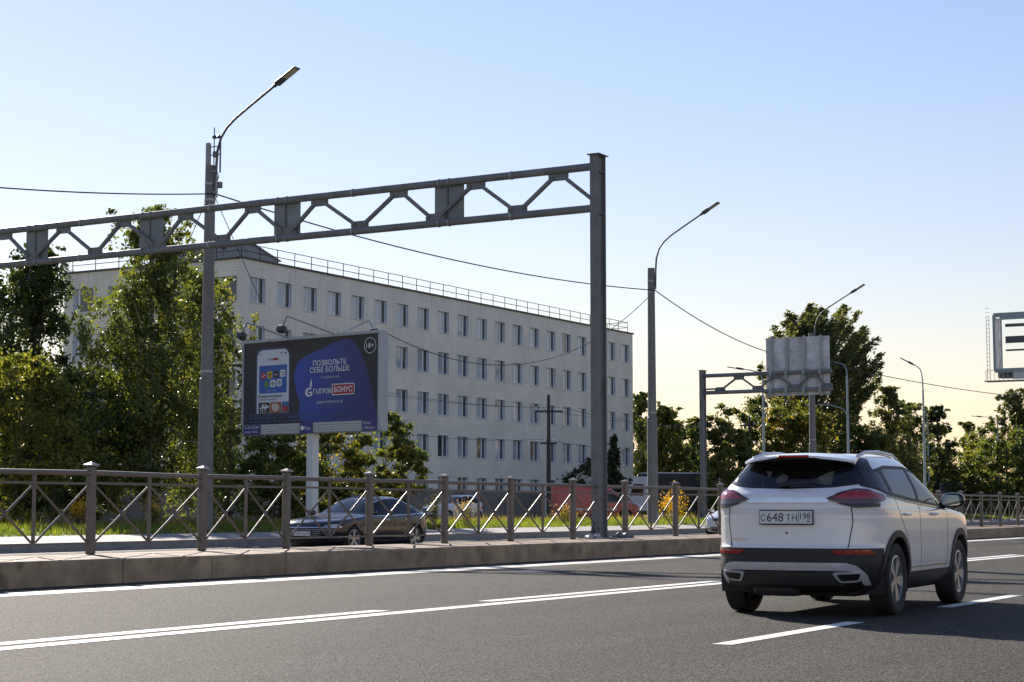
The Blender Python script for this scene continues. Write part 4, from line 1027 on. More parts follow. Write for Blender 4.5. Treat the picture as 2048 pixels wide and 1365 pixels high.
def limb_mesh(name, H, tr, tips, rs, mat, lean=(0, 0), trunk_top=.92):
    m = MB(); pts = []; n = 9
    off = np.cumsum(rs.normal(size=(n, 2)) * .03 * H / 10, axis=0); off[0] = 0
    for k in range(n):
        f = k / (n - 1) * trunk_top
        pts.append((off[k, 0] + lean[0] * f * f, off[k, 1] + lean[1] * f * f, f * H))
    rad = [tr * (1.25 if k == 0 else 1) * (1 - .88 * k / (n - 1)) for k in range(n)]
    m.path(pts, rad, 8)
    P = np.array(pts)
    for tp in tips:
        zt = tp[2]; zs_ = max(.08 * H, min(zt - .05 * H, zt * rs.uniform(.55, .9)))
        k = min(n - 2, int(zs_ / (H * trunk_top) * (n - 1))); f = zs_ / (H * trunk_top) * (n - 1) - k
        s = P[k] * (1 - f) + P[k + 1] * f
        mid_ = s * .5 + np.array(tp) * .5 + np.array([0, 0, .06 * H * rs.uniform(-.3, 1)])
        r0 = tr * .32 * (1 - .6 * zs_ / H)
        m.path([tuple(s), tuple(mid_), tuple(tp)], [r0, r0 * .6, r0 * .15], 5, False)
    me = m.mesh(name, smooth=True); me.materials.append(mat); return me

def crown_points(kind, H, Wd, n, rs, z0f, clump, lean):
    """leaf centres relative to the foot, and limb tips"""
    R_ = Wd / 2
    if kind in ('broad', 'bush', 'wind'):
        ncl = clump; cl = []
        zc, hz = (z0f + 1) / 2 * H, (1 - z0f) / 2 * H
        while len(cl) < ncl:
            d = unit(rs.normal(size=(1, 3)))[0]; r = rs.uniform(.25, 1) ** .45
            k = 1 + .22 * math.sin(3 * math.atan2(d[1], d[0]) + H) + .12 * math.sin(5 * d[2] + R_)
            p = np.array([d[0] * R_ * r * k, d[1] * R_ * r * k, zc + d[2] * hz * r])
            if kind == 'broad' and p[2] < zc - hz * .4: p[:2] *= .8
            cl.append(p)
        cl = np.array(cl)
        f = np.clip((cl[:, 2] / H), 0, 1)[:, None]; cl[:, :2] += np.array(lean)[None] * f * f
        idx = rs.integers(0, ncl, n); sg = rs.uniform(.10, .22, ncl) * min(R_, hz) * (1.0 if kind != 'wind' else .8)
        sg = np.maximum(sg, .16)
        g = rs.normal(size=(n, 3)); g = unit(g) * (np.abs(rs.normal(size=(n, 1))) * .75)
        P = cl[idx] + g * sg[idx][:, None] * np.array([1.15, 1.15, .75])
        tone = np.clip(rs.normal(.45, .17, n) + rs.normal(0, .13, ncl)[idx], 0, 1)
        return P, tone, cl[rs.permutation(ncl)[:26]]
    if kind == 'birch':
        nb = max(40, clump // 3); ns = clump; br = []
        for k in range(nb):
            f = z0f + (1 - z0f) * (1 - rs.uniform(0, 1) ** .92)
            env = max(.03, (1 - f)) ** .55 * (.75 + .4 * min(1, f / .3)) * rs.uniform(.45, 1.2)
            br.append((f, R_ * 1.35 * env, rs.uniform(0, 2 * math.pi)))
        br = np.array(br); bi = rs.integers(0, nb, ns); t0 = rs.uniform(.1, 1, ns) ** .85
        L = br[bi, 1] * t0; up = .16 * H * t0 * (1 - br[bi, 0]) * .55
        st = np.stack([L * np.cos(br[bi, 2]) + lean[0] * br[bi, 0] ** 2 + rs.normal(size=ns) * .40, L * np.sin(br[bi, 2]) + lean[1] * br[bi, 0] ** 2 + rs.normal(size=ns) * .40, np.minimum(br[bi, 0] * H + up, H * (.99 - .1 * rs.uniform(0, 1, ns) ** 3)), rs.uniform(.03, .16, ns) * H * (.35 + .65 * np.minimum(1, (1 - br[bi, 0]) * 2.2)), rs.uniform(-.3, .3, ns), rs.uniform(-.3, .3, ns)], 1)
        idx = rs.integers(0, ns, n); t = rs.uniform(0, 1, n) ** .8
        S = st[idx]
        P = S[:, :3].copy(); P[:, 2] -= S[:, 3] * t * .95 - .015 * H; P[:, 0] += S[:, 4] * t + rs.normal(size=n) * .11; P[:, 1] += S[:, 5] * t + rs.normal(size=n) * .11
        P[:, 2] = np.maximum(P[:, 2], .25 + rs.uniform(0, .8, n))
        tone = np.clip(rs.normal(.45, .17, n) + rs.normal(0, .15, ns)[idx], 0, 1)
        tips = np.stack([br[:, 1] * .8 * np.cos(br[:, 2]), br[:, 1] * .8 * np.sin(br[:, 2]), br[:, 0] * H + .05 * H * (1 - br[:, 0])], 1)
        return P, tone, tips[:44]
    if kind == 'plume':
        nb = clump; wind = np.array([.5, -.87, 0.]); zc, hz = .69 * H, .315 * H
        d = unit(rs.normal(size=(nb, 3))); q = rs.uniform(.6, 1.04, nb)[:, None]
        tip = d * q * np.array([R_, R_, hz]) + np.array([0, 0, zc]); tip[:, :2] += np.array(lean) * .6
        rad = np.linalg.norm(tip[:, :2], axis=1)
        st = np.stack([np.full(nb, lean[0] * .2), np.full(nb, lean[1] * .2), np.clip(tip[:, 2] - rad * .95 - .05 * H, .2 * H, .85 * H)], 1)
        bi = rs.integers(0, nb, n); t = (1 - rs.uniform(0, 1, n) ** 1.5 * .52)
        A, B = st[bi], tip[bi]; mid_ = A * .45 + B * .55 + np.array([0, 0, -.03 * H])
        tt = t[:, None]; P = (1 - tt) ** 2 * A + 2 * tt * (1 - tt) * mid_ + tt * tt * B
        P += rs.normal(size=(n, 3)) * (.42 * (1.12 - t))[:, None] ** .6 * .6
        P += np.outer(rs.uniform(0, .5, n) * (t > .8), wind + np.array([0, 0, .35]))
        tone = np.clip(rs.normal(.45, .17, n) + rs.normal(0, .15, nb)[bi], 0, 1)
        return P, tone, (st * .2 + tip * .8)[:60]
    if kind == 'spruce':
        nl = clump; st = []
        for k in range(nl):
            f = rs.uniform(z0f, .98); L = R_ * (1 - f) ** .85 * rs.uniform(.55, 1.1) + .08; a = rs.uniform(0, 2 * math.pi)
            st.append((f * H, L, a))
        st = np.array(st); idx = rs.integers(0, nl, n); t = rs.uniform(.05, 1, n) ** .7; S = st[idx]
        r = S[:, 1] * t; P = np.stack([r * np.cos(S[:, 2]), r * np.sin(S[:, 2]), S[:, 0] - .28 * r + rs.normal(size=n) * .1], 1)
        w_ = .18 * (1.1 - t) * S[:, 1] + .08; P[:, :2] += rs.normal(size=(n, 2)) * w_[:, None]
        tone = np.clip(rs.normal(.4, .2, n), 0, 1)
        return P, tone, np.array([(0.6 * s[1] * math.cos(s[2]), .6 * s[1] * math.sin(s[2]), s[0]) for s in st[:18]])
def tree(name, label, cat, px, w, ytop, wpx, kind='broad', n=14000, leaf=.2, mat='leaf_mid', seed=1, z0f=.12, clump=90, gz=None, lean=(0, 0), axis=None, axw=0., trunk=None, bark='bark', group=None, wid=.5):
    rs = np.random.default_rng(seed)
    foot = atW(px, 1000, w); Y = float(foot[1]); gz = ground_z(Y) if gz is None else gz
    H = float(atW(px, ytop, w)[2]) - gz; Wd = wpx * w / FPX
    t = thing(name, label, cat, (float(foot[0]), Y, gz), 0, group)
    P, tone, tips = crown_points(kind, H, Wd, n, rs, z0f, clump * 2 if kind == 'birch' else clump, lean)
    me = limb_mesh('trunk', H, trunk or max(.05, H * .014), tips, rs, MT[bark], lean, .55 if kind == 'bush' else .93)
    ob('trunk' if cat == 'tree' else 'stems', me, t)
    V = leaves(P, leaf, rs, axis, axw, wid)
    ob('crown' if cat == 'tree' else 'foliage', quad_mesh('crown', V, tone, MT[mat]), t)
    return t
GT = 'trees beyond the far verge'
# left of the birch
tree('broadleaf_tree', 'yellow-green sunlit tree at the left picture edge before darker trees', 'tree', 30, 66, 690, 270, 'broad', 26000, .17, 'leaf_light', 11, .02, 120, group=GT)
tree('broadleaf_tree', 'tall dark loose-crowned tree between the left edge and the birch', 'tree', 62, 78, 485, 215, 'birch', 30000, .19, 'leaf_dark', 12, .06, 330, group=GT)
tree('broadleaf_tree', 'tall dark tree cut by the left picture edge under the gantry', 'tree', -30, 82, 530, 200, 'birch', 20000, .2, 'leaf_dark', 13, .05, 230, group=GT)
tree('broadleaf_tree', 'low dense dark tree filling the shade beside the birch trunk', 'tree', 180, 74, 700, 240, 'broad', 24000, .19, 'leaf_dark', 14, .0, 110, group=GT)
tree('young_tree', 'low sunlit yellow-green sapling beneath the dark trees at left', 'tree', 105, 68, 760, 120, 'broad', 7000, .16, 'leaf_mid', 15, .03, 40, group=GT)
tree('birch_tree', 'tall drooping birch with white trunk left of the first lamp pole', 'tree', 298, 72, 405, 305, 'birch', 42000, .17, 'leaf_mid', 21, .10, 520, trunk=.14, bark='bark_birch', axis=(0, 0, -1), axw=.45, group=GT)
tree('birch_tree', 'slender birch with drooping twigs just behind the first lamp pole', 'tree', 405, 77, 530, 190, 'birch', 22000, .17, 'leaf_mid', 22, .06, 300, trunk=.11, bark='bark_birch', axis=(0, 0, -1), axw=.45, group=GT)
tree('young_tree', 'thin half-bare young tree between the lamp pole and the billboard', 'tree', 455, 66, 800, 80, 'birch', 2600, .14, 'leaf_mid', 23, .05, 60, group=GT)
# bushes below the billboard
GB = 'bushes below the billboard'
tree('bush', 'green bush with glossy leaves left of the billboard post', 'bush', 548, 68, 850, 170, 'bush', 13000, .16, 'leaf_mid', 31, .0, 70, group=GB)
tree('bush', 'autumn-tinted bush directly behind the billboard post', 'bush', 655, 72, 838, 170, 'bush', 15000, .16, 'leaf_autumn', 32, .0, 70, group=GB)
tree('bush', 'taller leafy bush right of the billboard before the white facade', 'bush', 765, 73, 800, 130, 'bush', 14000, .16, 'leaf_mid', 33, .0, 70, group=GB)
tree('bush', 'low leafy bush at the right end of the row under the facade', 'bush', 805, 71, 880, 80, 'bush', 6000, .15, 'leaf_autumn', 34, .0, 40, group=GB)
tree('bush', 'low dark bush by the wall behind the black sedan', 'bush', 600, 70, 900, 180, 'bush', 9000, .16, 'leaf_dark', 35, .0, 50, group=GB)
# right of the facade
tree('bush', 'dark rounded shrub low against the far end of the white facade', 'bush', 1188, 122, 898, 112, 'bush', 9000, .22, 'leaf_spruce', 41, .0, 60)
tree('young_tree', 'dark young tree beside the gantry post before the facade end', 'tree', 1228, 118, 868, 55, 'spruce', 3500, .24, 'leaf_spruce', 42, .0, 120)
tree('broadleaf_tree', 'dark pointed tree close behind the far corner of the white building', 'tree', 1283, 175, 785, 125, 'birch', 20000, .30, 'leaf_dark', 43, .0, 260, group=GT)
tree('broadleaf_tree', 'second dark pointed tree just right of the second lamp pole', 'tree', 1330, 172, 812, 150, 'birch', 22000, .30, 'leaf_mid', 44, .0, 260, group=GT)
tree('broadleaf_tree', 'low dark hedge tree between the lamp pole and the far gantry post', 'tree', 1372, 185, 862, 190, 'broad', 13000, .32, 'leaf_spruce', 45, .0, 60, group=GT)
tree('broadleaf_tree', 'small pointed tree left of the far gantry post', 'tree', 1389, 178, 832, 85, 'birch', 12000, .30, 'leaf_mid', 46, .0, 140, group=GT)
tree('broadleaf_tree', 'mid-green tree just right of the far gantry post', 'tree', 1458, 140, 805, 115, 'broad', 24000, .26, 'leaf_mid', 47, .0, 110, group=GT)
tree('broadleaf_tree', 'sunlit green tree under the left end of the far gantry', 'tree', 1532, 148, 788, 130, 'broad', 28000, .26, 'leaf_mid', 48, .0, 130, group=GT)
tree('young_tree', 'low yellow-green tree at the foot of the far gantry post', 'tree', 1447, 132, 885, 80, 'broad', 7000, .24, 'leaf_light', 49, .0, 50, group=GT)
tree('broadleaf_tree', 'yellow-green tree below the back of the far road sign', 'tree', 1600, 142, 800, 150, 'broad', 28000, .26, 'leaf_autumn', 50, .0, 130, group=GT)
tree('broadleaf_tree', 'green tree right of the third lamp pole, above the white car', 'tree', 1680, 150, 812, 130, 'broad', 24000, .27, 'leaf_mid', 51, .0, 120, group=GT)
# windswept poplar: tall, leaning right
tree('poplar_tree', 'tall windswept poplar rising behind the far road sign', 'tree', 1614, 156, 588, 262, 'plume', 50000, .32, 'leaf_poplar', 52, .30, 190, lean=(1.2, -1.6), axis=(.45, -.75, .45), axw=.55, trunk=.26, wid=.42, group=GT)
tree('birch_tree', 'windblown birch between the sign and the lamp above the car', 'tree', 1785, 160, 772, 135, 'birch', 20000, .27, 'leaf_poplar', 53, .0, 260, axis=(.3, -.6, -.3), axw=.4, group=GT)
tree('birch_tree', 'smaller windblown birch touching the lamp pole above the car', 'tree', 1824, 165, 800, 85, 'birch', 12000, .27, 'leaf_mid', 54, .0, 160, axis=(.3, -.6, -.3), axw=.4, group=GT)
tree('broadleaf_tree', 'rounded green tree left of the windblown birches', 'tree', 1738, 150, 850, 110, 'broad', 17000, .26, 'leaf_mid', 55, .0, 80, group=GT)
tree('birch_tree', 'narrow dark tree right of the lamp above the car', 'tree', 1876, 172, 812, 100, 'birch', 16000, .28, 'leaf_dark', 56, .0, 200, group=GT)
tree('broadleaf_tree', 'dense dark tree behind the white car windows', 'tree', 1830, 178, 885, 190, 'broad', 18000, .3, 'leaf_dark', 57, .0, 70, group=GT)
tree('broadleaf_tree', 'bright yellow-green tree right of the white car mirror', 'tree', 1945, 176, 872, 130, 'broad', 20000, .28, 'leaf_light', 58, .0, 90, group=GT)
tree('broadleaf_tree', 'green tree at the right picture edge below the empty frame', 'tree', 2015, 170, 850, 140, 'broad', 22000, .28, 'leaf_mid', 59, .0, 90, group=GT)
tree('birch_tree', 'tall feathery tree at the right edge under the empty frame', 'tree', 2035, 182, 775, 150, 'birch', 24000, .28, 'leaf_poplar', 60, .05, 260, group=GT)
tree('young_tree', 'thin feathery tree between the narrow dark tree and right edge', 'tree', 1937, 186, 845, 80, 'birch', 9000, .27, 'leaf_mid', 61, .0, 120, group=GT)
# a farther wood closes the horizon between the trees: one mass
rs = np.random.default_rng(77); n = 60000
x_ = rs.uniform(330, 800, n); tW = rs.uniform(0, 1, n)
ln_ = rs.uniform(0, 1, n); fx_ = 180 + 330 * ln_; fy_ = 330 - 235 * ln_ + rs.normal(size=n) * 3
hgt = 9 + 2.5 * np.sin(fx_ * .13) + 1.7 * np.sin(fx_ * .41 + 1) + 1.0 * np.sin(fx_ * 1.1)
P = np.stack([fx_ + rs.normal(size=n) * 3, fy_, .38 + hgt * rs.uniform(0, 1, n) ** .75], 1)
o = ob('far_wood', quad_mesh('far_wood', leaves(P, .8, rs), np.clip(rs.normal(.4, .2, n), 0, 1), MT['leaf_dark'])); tag(o, 'dark far-off wood closing the view between the nearer trees', 'wood', kind='stuff')

# grass on the verge, taller weeds behind it
MT['grass'] = leafmat('grass_blades', [(0, (.05, .075, .012)), (.5, (.10, .14, .02)), (.85, (.16, .19, .03)), (1, (.24, .22, .06))], .5, .5)
MT['weeds'] = leafmat('dry_weeds', [(0, (.06, .07, .02)), (.5, (.13, .12, .03)), (.8, (.22, .16, .06)), (1, (.30, .19, .09))], .45, .6)
MT['gold'] = leafmat('goldenrod_bloom', [(0, (.12, .11, .02)), (.4, (.38, .25, .02)), (1, (.55, .33, .02))], .4, .6)
def gz_np(Y): return np.interp(Y, [33.5, 36.2, 38.6, 41, 46, 62], [.22, .34, .54, .50, .38, .38])
def blades(n, X0, X1, Y0, Y1, h, wd, rs, patchy=0.):
    Y = rs.uniform(Y0, Y1, n); X = rs.uniform(X0, X1, n)
    keep = np.ones(n, bool)
    if patchy: keep = (np.sin(X * .9 + 1.3 * np.sin(Y * 1.7)) + np.sin(X * .37 + 2)) * .5 > rs.uniform(-1, 1, n) * patchy - .1
    X, Y = X[keep], Y[keep]; n = len(X)
    Z = gz_np(Y); a = rs.uniform(0, 2 * math.pi, n); hh = h * np.exp(rs.normal(size=n) * .3)
    lx, ly = np.cos(a) * wd, np.sin(a) * wd; tx, ty = rs.normal(size=n) * hh * .35, rs.normal(size=n) * hh * .35
    b0 = np.stack([X - lx, Y - ly, Z - .01], 1); b1_ = np.stack([X + lx, Y + ly, Z - .01], 1); tp = np.stack([X + tx, Y + ty, Z + hh], 1)
    return np.stack([b0, b1_, tp], 1), X
rs = np.random.default_rng(5)
Vg, Xg = blades(110000, 26, 150, 36.1, 45.5, .13, .022, rs)
o = ob('verge_grass', quad_mesh('verge_grass', Vg, np.clip(rs.normal(.45, .2, len(Vg)) + .15 * np.sin(Xg * .5), 0, 1), MT['grass'], 3)); tag(o, 'bright green cut grass on the verge beyond the far road', 'grass', kind='stuff')
Vg, Xg = blades(42000, 30, 140, 39.0, 44.5, .24, .02, rs, .7)
o = ob('tall_weeds', quad_mesh('tall_weeds', Vg, np.clip(rs.normal(.5, .25, len(Vg)) + .2 * np.sin(Xg * .8), 0, 1), MT['weeds'], 3)); tag(o, 'taller dry grass and weeds along the back of the verge', 'grass', kind='stuff')
def weed_clump(label, px, w, h, wd, mat, n, seed):
    rs = np.random.default_rng(seed); f = atW(px, 1030, w); z = ground_z(float(f[1]))
    t = thing('flowering_weed', label, 'plant', (float(f[0]), float(f[1]), z), 0, 'tall weeds on the verge')
    m = MB(); heads = []
    for k in range(16):
        a = rs.uniform(0, 6.28); r = wd / 2 * rs.uniform(0, 1); tp = (r * math.cos(a), r * math.sin(a), h * rs.uniform(.5, 1.0)); heads.append(tp)
        m.path([(tp[0] * .4, tp[1] * .4, -.02), tp], [.012, .006], 4, False)
    m.build('stems', MT['bark'], t)
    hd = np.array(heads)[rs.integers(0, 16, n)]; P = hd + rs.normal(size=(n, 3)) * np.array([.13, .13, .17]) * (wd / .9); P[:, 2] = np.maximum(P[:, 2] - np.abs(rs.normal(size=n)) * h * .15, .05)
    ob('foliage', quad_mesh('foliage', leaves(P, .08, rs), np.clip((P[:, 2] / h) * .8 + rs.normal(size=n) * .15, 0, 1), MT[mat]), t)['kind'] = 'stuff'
weed_clump('bright yellow goldenrod clump on the verge right of the second lamp', 1345, 88, 1.25, 1.5, 'gold', 1500, 1)
weed_clump('smaller golden weed clump just left of the railing post in shade', 163, 58, .95, .7, 'gold', 500, 2)
weed_clump('leafy green weed growing in the verge left of the first lamp', 305, 58, .8, .7, 'weeds', 600, 3)
weed_clump('reddish dry weed stalks on the verge right of the black sedan', 935, 70, .9, .9, 'weeds', 600, 4)
weed_clump('pale dry weed stalks on the verge before the red van', 1130, 80, .55, 1.0, 'weeds', 700, 5)
weed_clump('green leafy weed beside the tail of the black sedan', 868, 66, 1.3, .5, 'leaf_light', 400, 6)
# ------------------------------------------------------------------ vehicles
def inside(poly, x, y):
    c = False; n = len(poly); j = n - 1
    for i in range(n):
        xi, yi = poly[i]; xj, yj = poly[j]
        if (yi > y) != (yj > y) and x < (xj - xi) * (y - yi) / (yj - yi) + xi: c = not c
        j = i
    return c
def inset(poly, d):
    """move the outline inwards by d (negative: outwards)"""
    n = len(poly); A = sum(poly[i][0] * poly[(i + 1) % n][1] - poly[(i + 1) % n][0] * poly[i][1] for i in range(n)); s = 1 if A > 0 else -1
    out = []
    for i in range(n):
        p0, p1, p2 = (np.array(poly[(i + k - 1) % n], float) for k in range(3))
        e1 = p1 - p0; e2 = p2 - p1
        n1 = np.array([-e1[1], e1[0]]) / max(np.linalg.norm(e1), 1e-9) * s; n2 = np.array([-e2[1], e2[0]]) / max(np.linalg.norm(e2), 1e-9) * s
        b = n1 + n2; b = b / max(np.linalg.norm(b), .3); k = 1 / max(.45, float(b @ n1))
        out.append(tuple(p1 + b * d * k))
    return out
def dens(poly, step):
    out = []; n = len(poly)
    for i in range(n):
        a, b = np.array(poly[i], float), np.array(poly[(i + 1) % n], float); k = max(1, int(np.linalg.norm(b - a) / step))
        out += [tuple(a + (b - a) * q / k) for q in range(k)]
    return out
def round_poly(poly, r, n=4):
    out = []; N_ = len(poly)
    for i in range(N_):
        p0, p1, p2 = (np.array(poly[(i + k - 1) % N_], float) for k in range(3))
        l1, l2 = np.linalg.norm(p0 - p1), np.linalg.norm(p2 - p1); q = min(r, l1 * .45, l2 * .45)
        a = p1 + (p0 - p1) / l1 * q; b = p1 + (p2 - p1) / l2 * q
        for k in range(n + 1):
            t = k / n; out.append(tuple((1 - t) ** 2 * a + 2 * t * (1 - t) * p1 + t * t * b))
    return out
def pchip(xk, yk, x):
    xk = np.asarray(xk, float); yk = np.asarray(yk, float); h = np.diff(xk); d = np.diff(yk) / h
    m_ = np.zeros(len(xk)); m_[0], m_[-1] = d[0], d[-1]
    for i in range(1, len(xk) - 1):
        if d[i - 1] * d[i] > 0: m_[i] = 2 * d[i - 1] * d[i] / (d[i - 1] + d[i])
    i = np.clip(np.searchsorted(xk, x) - 1, 0, len(h) - 1); t = (x - xk[i]) / h[i]
    return (2 * t ** 3 - 3 * t ** 2 + 1) * yk[i] + (t ** 3 - 2 * t ** 2 + t) * h[i] * m_[i] + (-2 * t ** 3 + 3 * t ** 2) * yk[i + 1] + (t ** 3 - t ** 2) * h[i] * m_[i + 1]
class Car:
    """a body lofted from plan outlines at rising heights; panes, lamps and trims are fitted on its skin"""
    def __init__(s, name, label, cat, loc, rz, keys, paint, sag=0., res=1., group=None):
        s.t = thing(name, label, cat, loc, rz, group); s.paint = paint
        K = np.array(keys, float); nk = len(K); nr = int(nk * 7 * res); N = int(400 * res)
        u = np.linspace(0, nk - 1, nr); C = [pchip(np.arange(nk), K[:, c], u) for c in range(6)]
        rings = []
        for i in range(nr):
            z, xr, xf, w, n_, m_ = [C[c][i] for c in range(6)]
            th = np.linspace(0, 2 * np.pi, 2000, endpoint=False); L = (xf - xr) / 2; xm = (xf + xr) / 2
            X = xm + L * np.sign(np.cos(th)) * np.abs(np.cos(th)) ** (2 / n_); Yv = w * np.sign(np.sin(th)) * np.abs(np.sin(th)) ** (2 / m_)
            P = np.stack([X, Yv], 1); dl = np.r_[0, np.cumsum(np.linalg.norm(np.diff(np.vstack([P, P[:1]]), axis=0), axis=1))]
            q = np.linspace(0, dl[-1], N, endpoint=False); PX = np.interp(q, dl, np.r_[P[:, 0], P[0, 0]]); PY = np.interp(q, dl, np.r_[P[:, 1], P[0, 1]])
            zz = np.full(N, z)
            if sag:
                wgt = np.clip((z - 1.3) / .25, 0, 1); zz = zz - sag * wgt * np.clip(-(PX + .2) / 1.6, 0, 2) ** 2
            rings.append(np.stack([PX, PY, zz], 1))
        V = np.concatenate(rings); F = []
        for i in range(nr - 1):
            a = i * N
            F += [(a + k, a + (k + 1) % N, a + N + (k + 1) % N, a + N + k) for k in range(N)]
        F.append(list(range((nr - 1) * N, nr * N))); F.append(list(range(N - 1, -1, -1)))
        s.V, s.F = V, F
        s.bvh = BVHTree.FromPolygons([tuple(v) for v in V], [f for f in F])
        s.holes = []; s.arch = []
    def proj(s, a, b, view, off):
        o, d = {'rear': ((-6, a, b), (1, 0, 0)), 'front': ((6, a, b), (-1, 0, 0)), 'left': ((a, 4, b), (0, -1, 0)), 'right': ((a, -4, b), (0, 1, 0)), 'top': ((a, b, 5), (0, 0, -1))}[view]
        h = s.bvh.ray_cast(Vector(o), Vector(d))
        if h[0] is None:
            c = {'rear': (-2.1, a, b), 'front': (2.0, a, b), 'left': (a, .8, b), 'right': (a, -.8, b), 'top': (a, b, 1.4)}[view]
            h = s.bvh.find_nearest(Vector(c))
        nrm = h[1]
        if nrm.dot(Vector(d)) > 0: nrm = -nrm
        return h[0] + nrm * off, nrm
    def patch(s, name, poly, view, mat, off=.004, thick=.012, step=.03, parent=None, inner=None, inner_mats=None):
        """skin-fitted piece; with inner=[polygons] the rim and the inner fields become separate pieces"""
        bd_ = dens(poly, step); pts = [Vector(p) for p in bd_]; edges = [(i, (i + 1) % len(bd_)) for i in range(len(bd_))]
        inn = inner or []
        for q in inn:
            b2_ = dens(q, step); b0 = len(pts); pts += [Vector(p) for p in b2_]; edges += [(b0 + i, b0 + (i + 1) % len(b2_)) for i in range(len(b2_))]
        xs = [p[0] for p in poly]; ys = [p[1] for p in poly]
        g = np.arange(min(xs) + step / 2, max(xs), step); h = np.arange(min(ys) + step / 2, max(ys), step)
        for x in g:
            for y in h:
                if inside(poly, x, y): pts.append(Vector((x, y)))
        vo, eo, fo_, *_ = geometry.delaunay_2d_cdt(pts, edges, [], 0, 1e-5)
        groups = {}
        for f in fo_:
            cx_ = sum(vo[i].x for i in f) / len(f); cy_ = sum(vo[i].y for i in f) / len(f)
            if not inside(poly, cx_, cy_): continue
            key = -1
            for k, q in enumerate(inn):
                if inside(q, cx_, cy_): key = k
            groups.setdefault(key, []).append(f)
        prj = {}; made = {}
        for key in sorted(groups):
            fs = groups[key]; used = sorted({i for f in fs for i in f}); mp = {v: i for i, v in enumerate(used)}
            P, Q = [], []
            o2 = off if key == -1 else off - .003
            for i in used:
                p, nr = s.proj(vo[i].x, vo[i].y, view, o2); P.append(p); Q.append(p - nr * thick)
            nV = len(P); Fs = [[mp[i] for i in f] for f in fs]
            cnt = {}
            for f in Fs:
                for a, b in zip(f, f[1:] + f[:1]): cnt[(a, b)] = 1
            side = [(b, a, a + nV, b + nV) for (a, b) in cnt if (b, a) not in cnt]
            m_ = MB(); m_.add(P + Q, Fs + side)
            nm, mt = (name, mat) if key == -1 else inner_mats[key]
            me = m_.mesh(nm, fix=False)
            bm = bmesh.new(); bm.from_mesh(me); bmesh.ops.recalc_face_normals(bm, faces=bm.faces[:]); bm.to_mesh(me); bm.free()
            me.polygons.foreach_set('use_smooth', [True] * len(me.polygons))
            try: me.set_sharp_from_angle(angle=R(35))
            except Exception: pass
            made[key] = ob(nm, me, parent if key == -1 else (made.get(-1) if parent is None else parent), mt)
        return made.get(-1)
    def line(s, name, pts, view, width, mat, off=.0015, parent=None):
        P = [np.array(p, float) for p in pts]; l, r = [], []
        for i, p in enumerate(P):
            d = P[min(i + 1, len(P) - 1)] - P[max(i - 1, 0)]; d = d / np.linalg.norm(d); n_ = np.array([-d[1], d[0]]) * width / 2
            l.append(tuple(p + n_)); r.append(tuple(p - n_))
        return s.patch(name, l + r[::-1], view, mat, off, .004, .05, parent)
    def hole(s, poly, views): s.holes.append((inset(poly, -.012), views))
    def wheels(s, ax, r, ytr, wd, rim_r, archr, rim_mat, arch_mat, spokes=5, wells=True, trim=.055):
        s.arch += [(x, r + .01, archr) for x in ax]
        tyre = MB(); hw = wd / 2
        tyre.lathe([(rim_r, -hw * .8), (r * .80, -hw), (r * .93, -hw * .98), (r * .985, -hw * .85), (r, -hw * .55), (r, hw * .55), (r * .985, hw * .85), (r * .93, hw * .98), (r * .80, hw), (rim_r, hw * .8)], 'y', (0, 0, 0), 40)
        tme = tyre.mesh('tyre', smooth=True); tme.materials.append(MT['rubber'])
        rm = MB(); rm.lathe([(rim_r * 1.01, -hw * .8), (rim_r * 1.02, hw * .82), (rim_r * .95, hw * .86), (rim_r * .92, hw * .6), (rim_r * .9, -hw * .7)], 'y', (0, 0, 0), 40)
        rm.lathe([(0, hw * .72), (rim_r * .16, hw * .72), (rim_r * .2, hw * .6), (rim_r * .2, 0)], 'y', (0, 0, 0), 20)
        for k in range(spokes):
            for d in (-.16, .16):
                a = 2 * math.pi * k / spokes; a0 = a + d * .5; a1 = a + d
                p0 = Vector((rim_r * .12 * math.cos(a0), hw * .58, rim_r * .12 * math.sin(a0))); p1 = Vector((rim_r * .95 * math.cos(a1), hw * .66, rim_r * .95 * math.sin(a1)))
                rm.bar(p0, p1, .045, .035, (0, 1, 0))
        rme = rm.mesh('rim', smooth=True); rme.materials.append(rim_mat)
        hb = MB(); hb.lathe([(0, hw * .1), (rim_r * .88, hw * .1), (rim_r * .88, -hw * .2), (0, -hw * .2)], 'y', (0, 0, 0), 24); hme = hb.mesh('wheel'); hme.materials.append(MT['dark_in'])
        for x in ax:
            for sd in (1, -1):
                w = ob('wheel', hme, s.t); w.location = (x, sd * ytr, r); w.rotation_euler = (0, random.Random(int(x * 100) + sd).uniform(0, 1), 0)
                if sd < 0: w.rotation_euler = (0, w.rotation_euler[1], math.pi)
                ob('tyre', tme, w); ob('rim', rme, w)
                vw = 'left' if sd > 0 else 'right'
                A = np.linspace(R(-16), R(196), 30); zc_ = r + .01
                if arch_mat is not None:
                    outer = [(x + (archr + trim) * math.cos(a), zc_ + (archr + trim) * math.sin(a)) for a in A]; inn = [(x + (archr - .012) * math.cos(a), zc_ + (archr - .012) * math.sin(a)) for a in A]
                    s.patch('arch_trim', outer + inn[::-1], vw, arch_mat, .014, .05, .035, s.t)
                else:
                    outer = [(x + (archr + .012) * math.cos(a), zc_ + (archr + .012) * math.sin(a)) for a in A]; inn = [(x + (archr - .014) * math.cos(a), zc_ + (archr - .014) * math.sin(a)) for a in A]
                    s.patch('arch_lip', outer + inn[::-1], vw, s.paint, .004, .05, .035, s.t)
                wl_ = MB(); Aw = np.linspace(R(-20), R(200), 18); y0, y1 = sd * (ytr - wd * .9), sd * (ytr + wd * .42)
                Vw = [(x + (archr + .01) * math.cos(a), yy, zc_ + (archr + .01) * math.sin(a)) for yy in (y0, y1) for a in Aw]
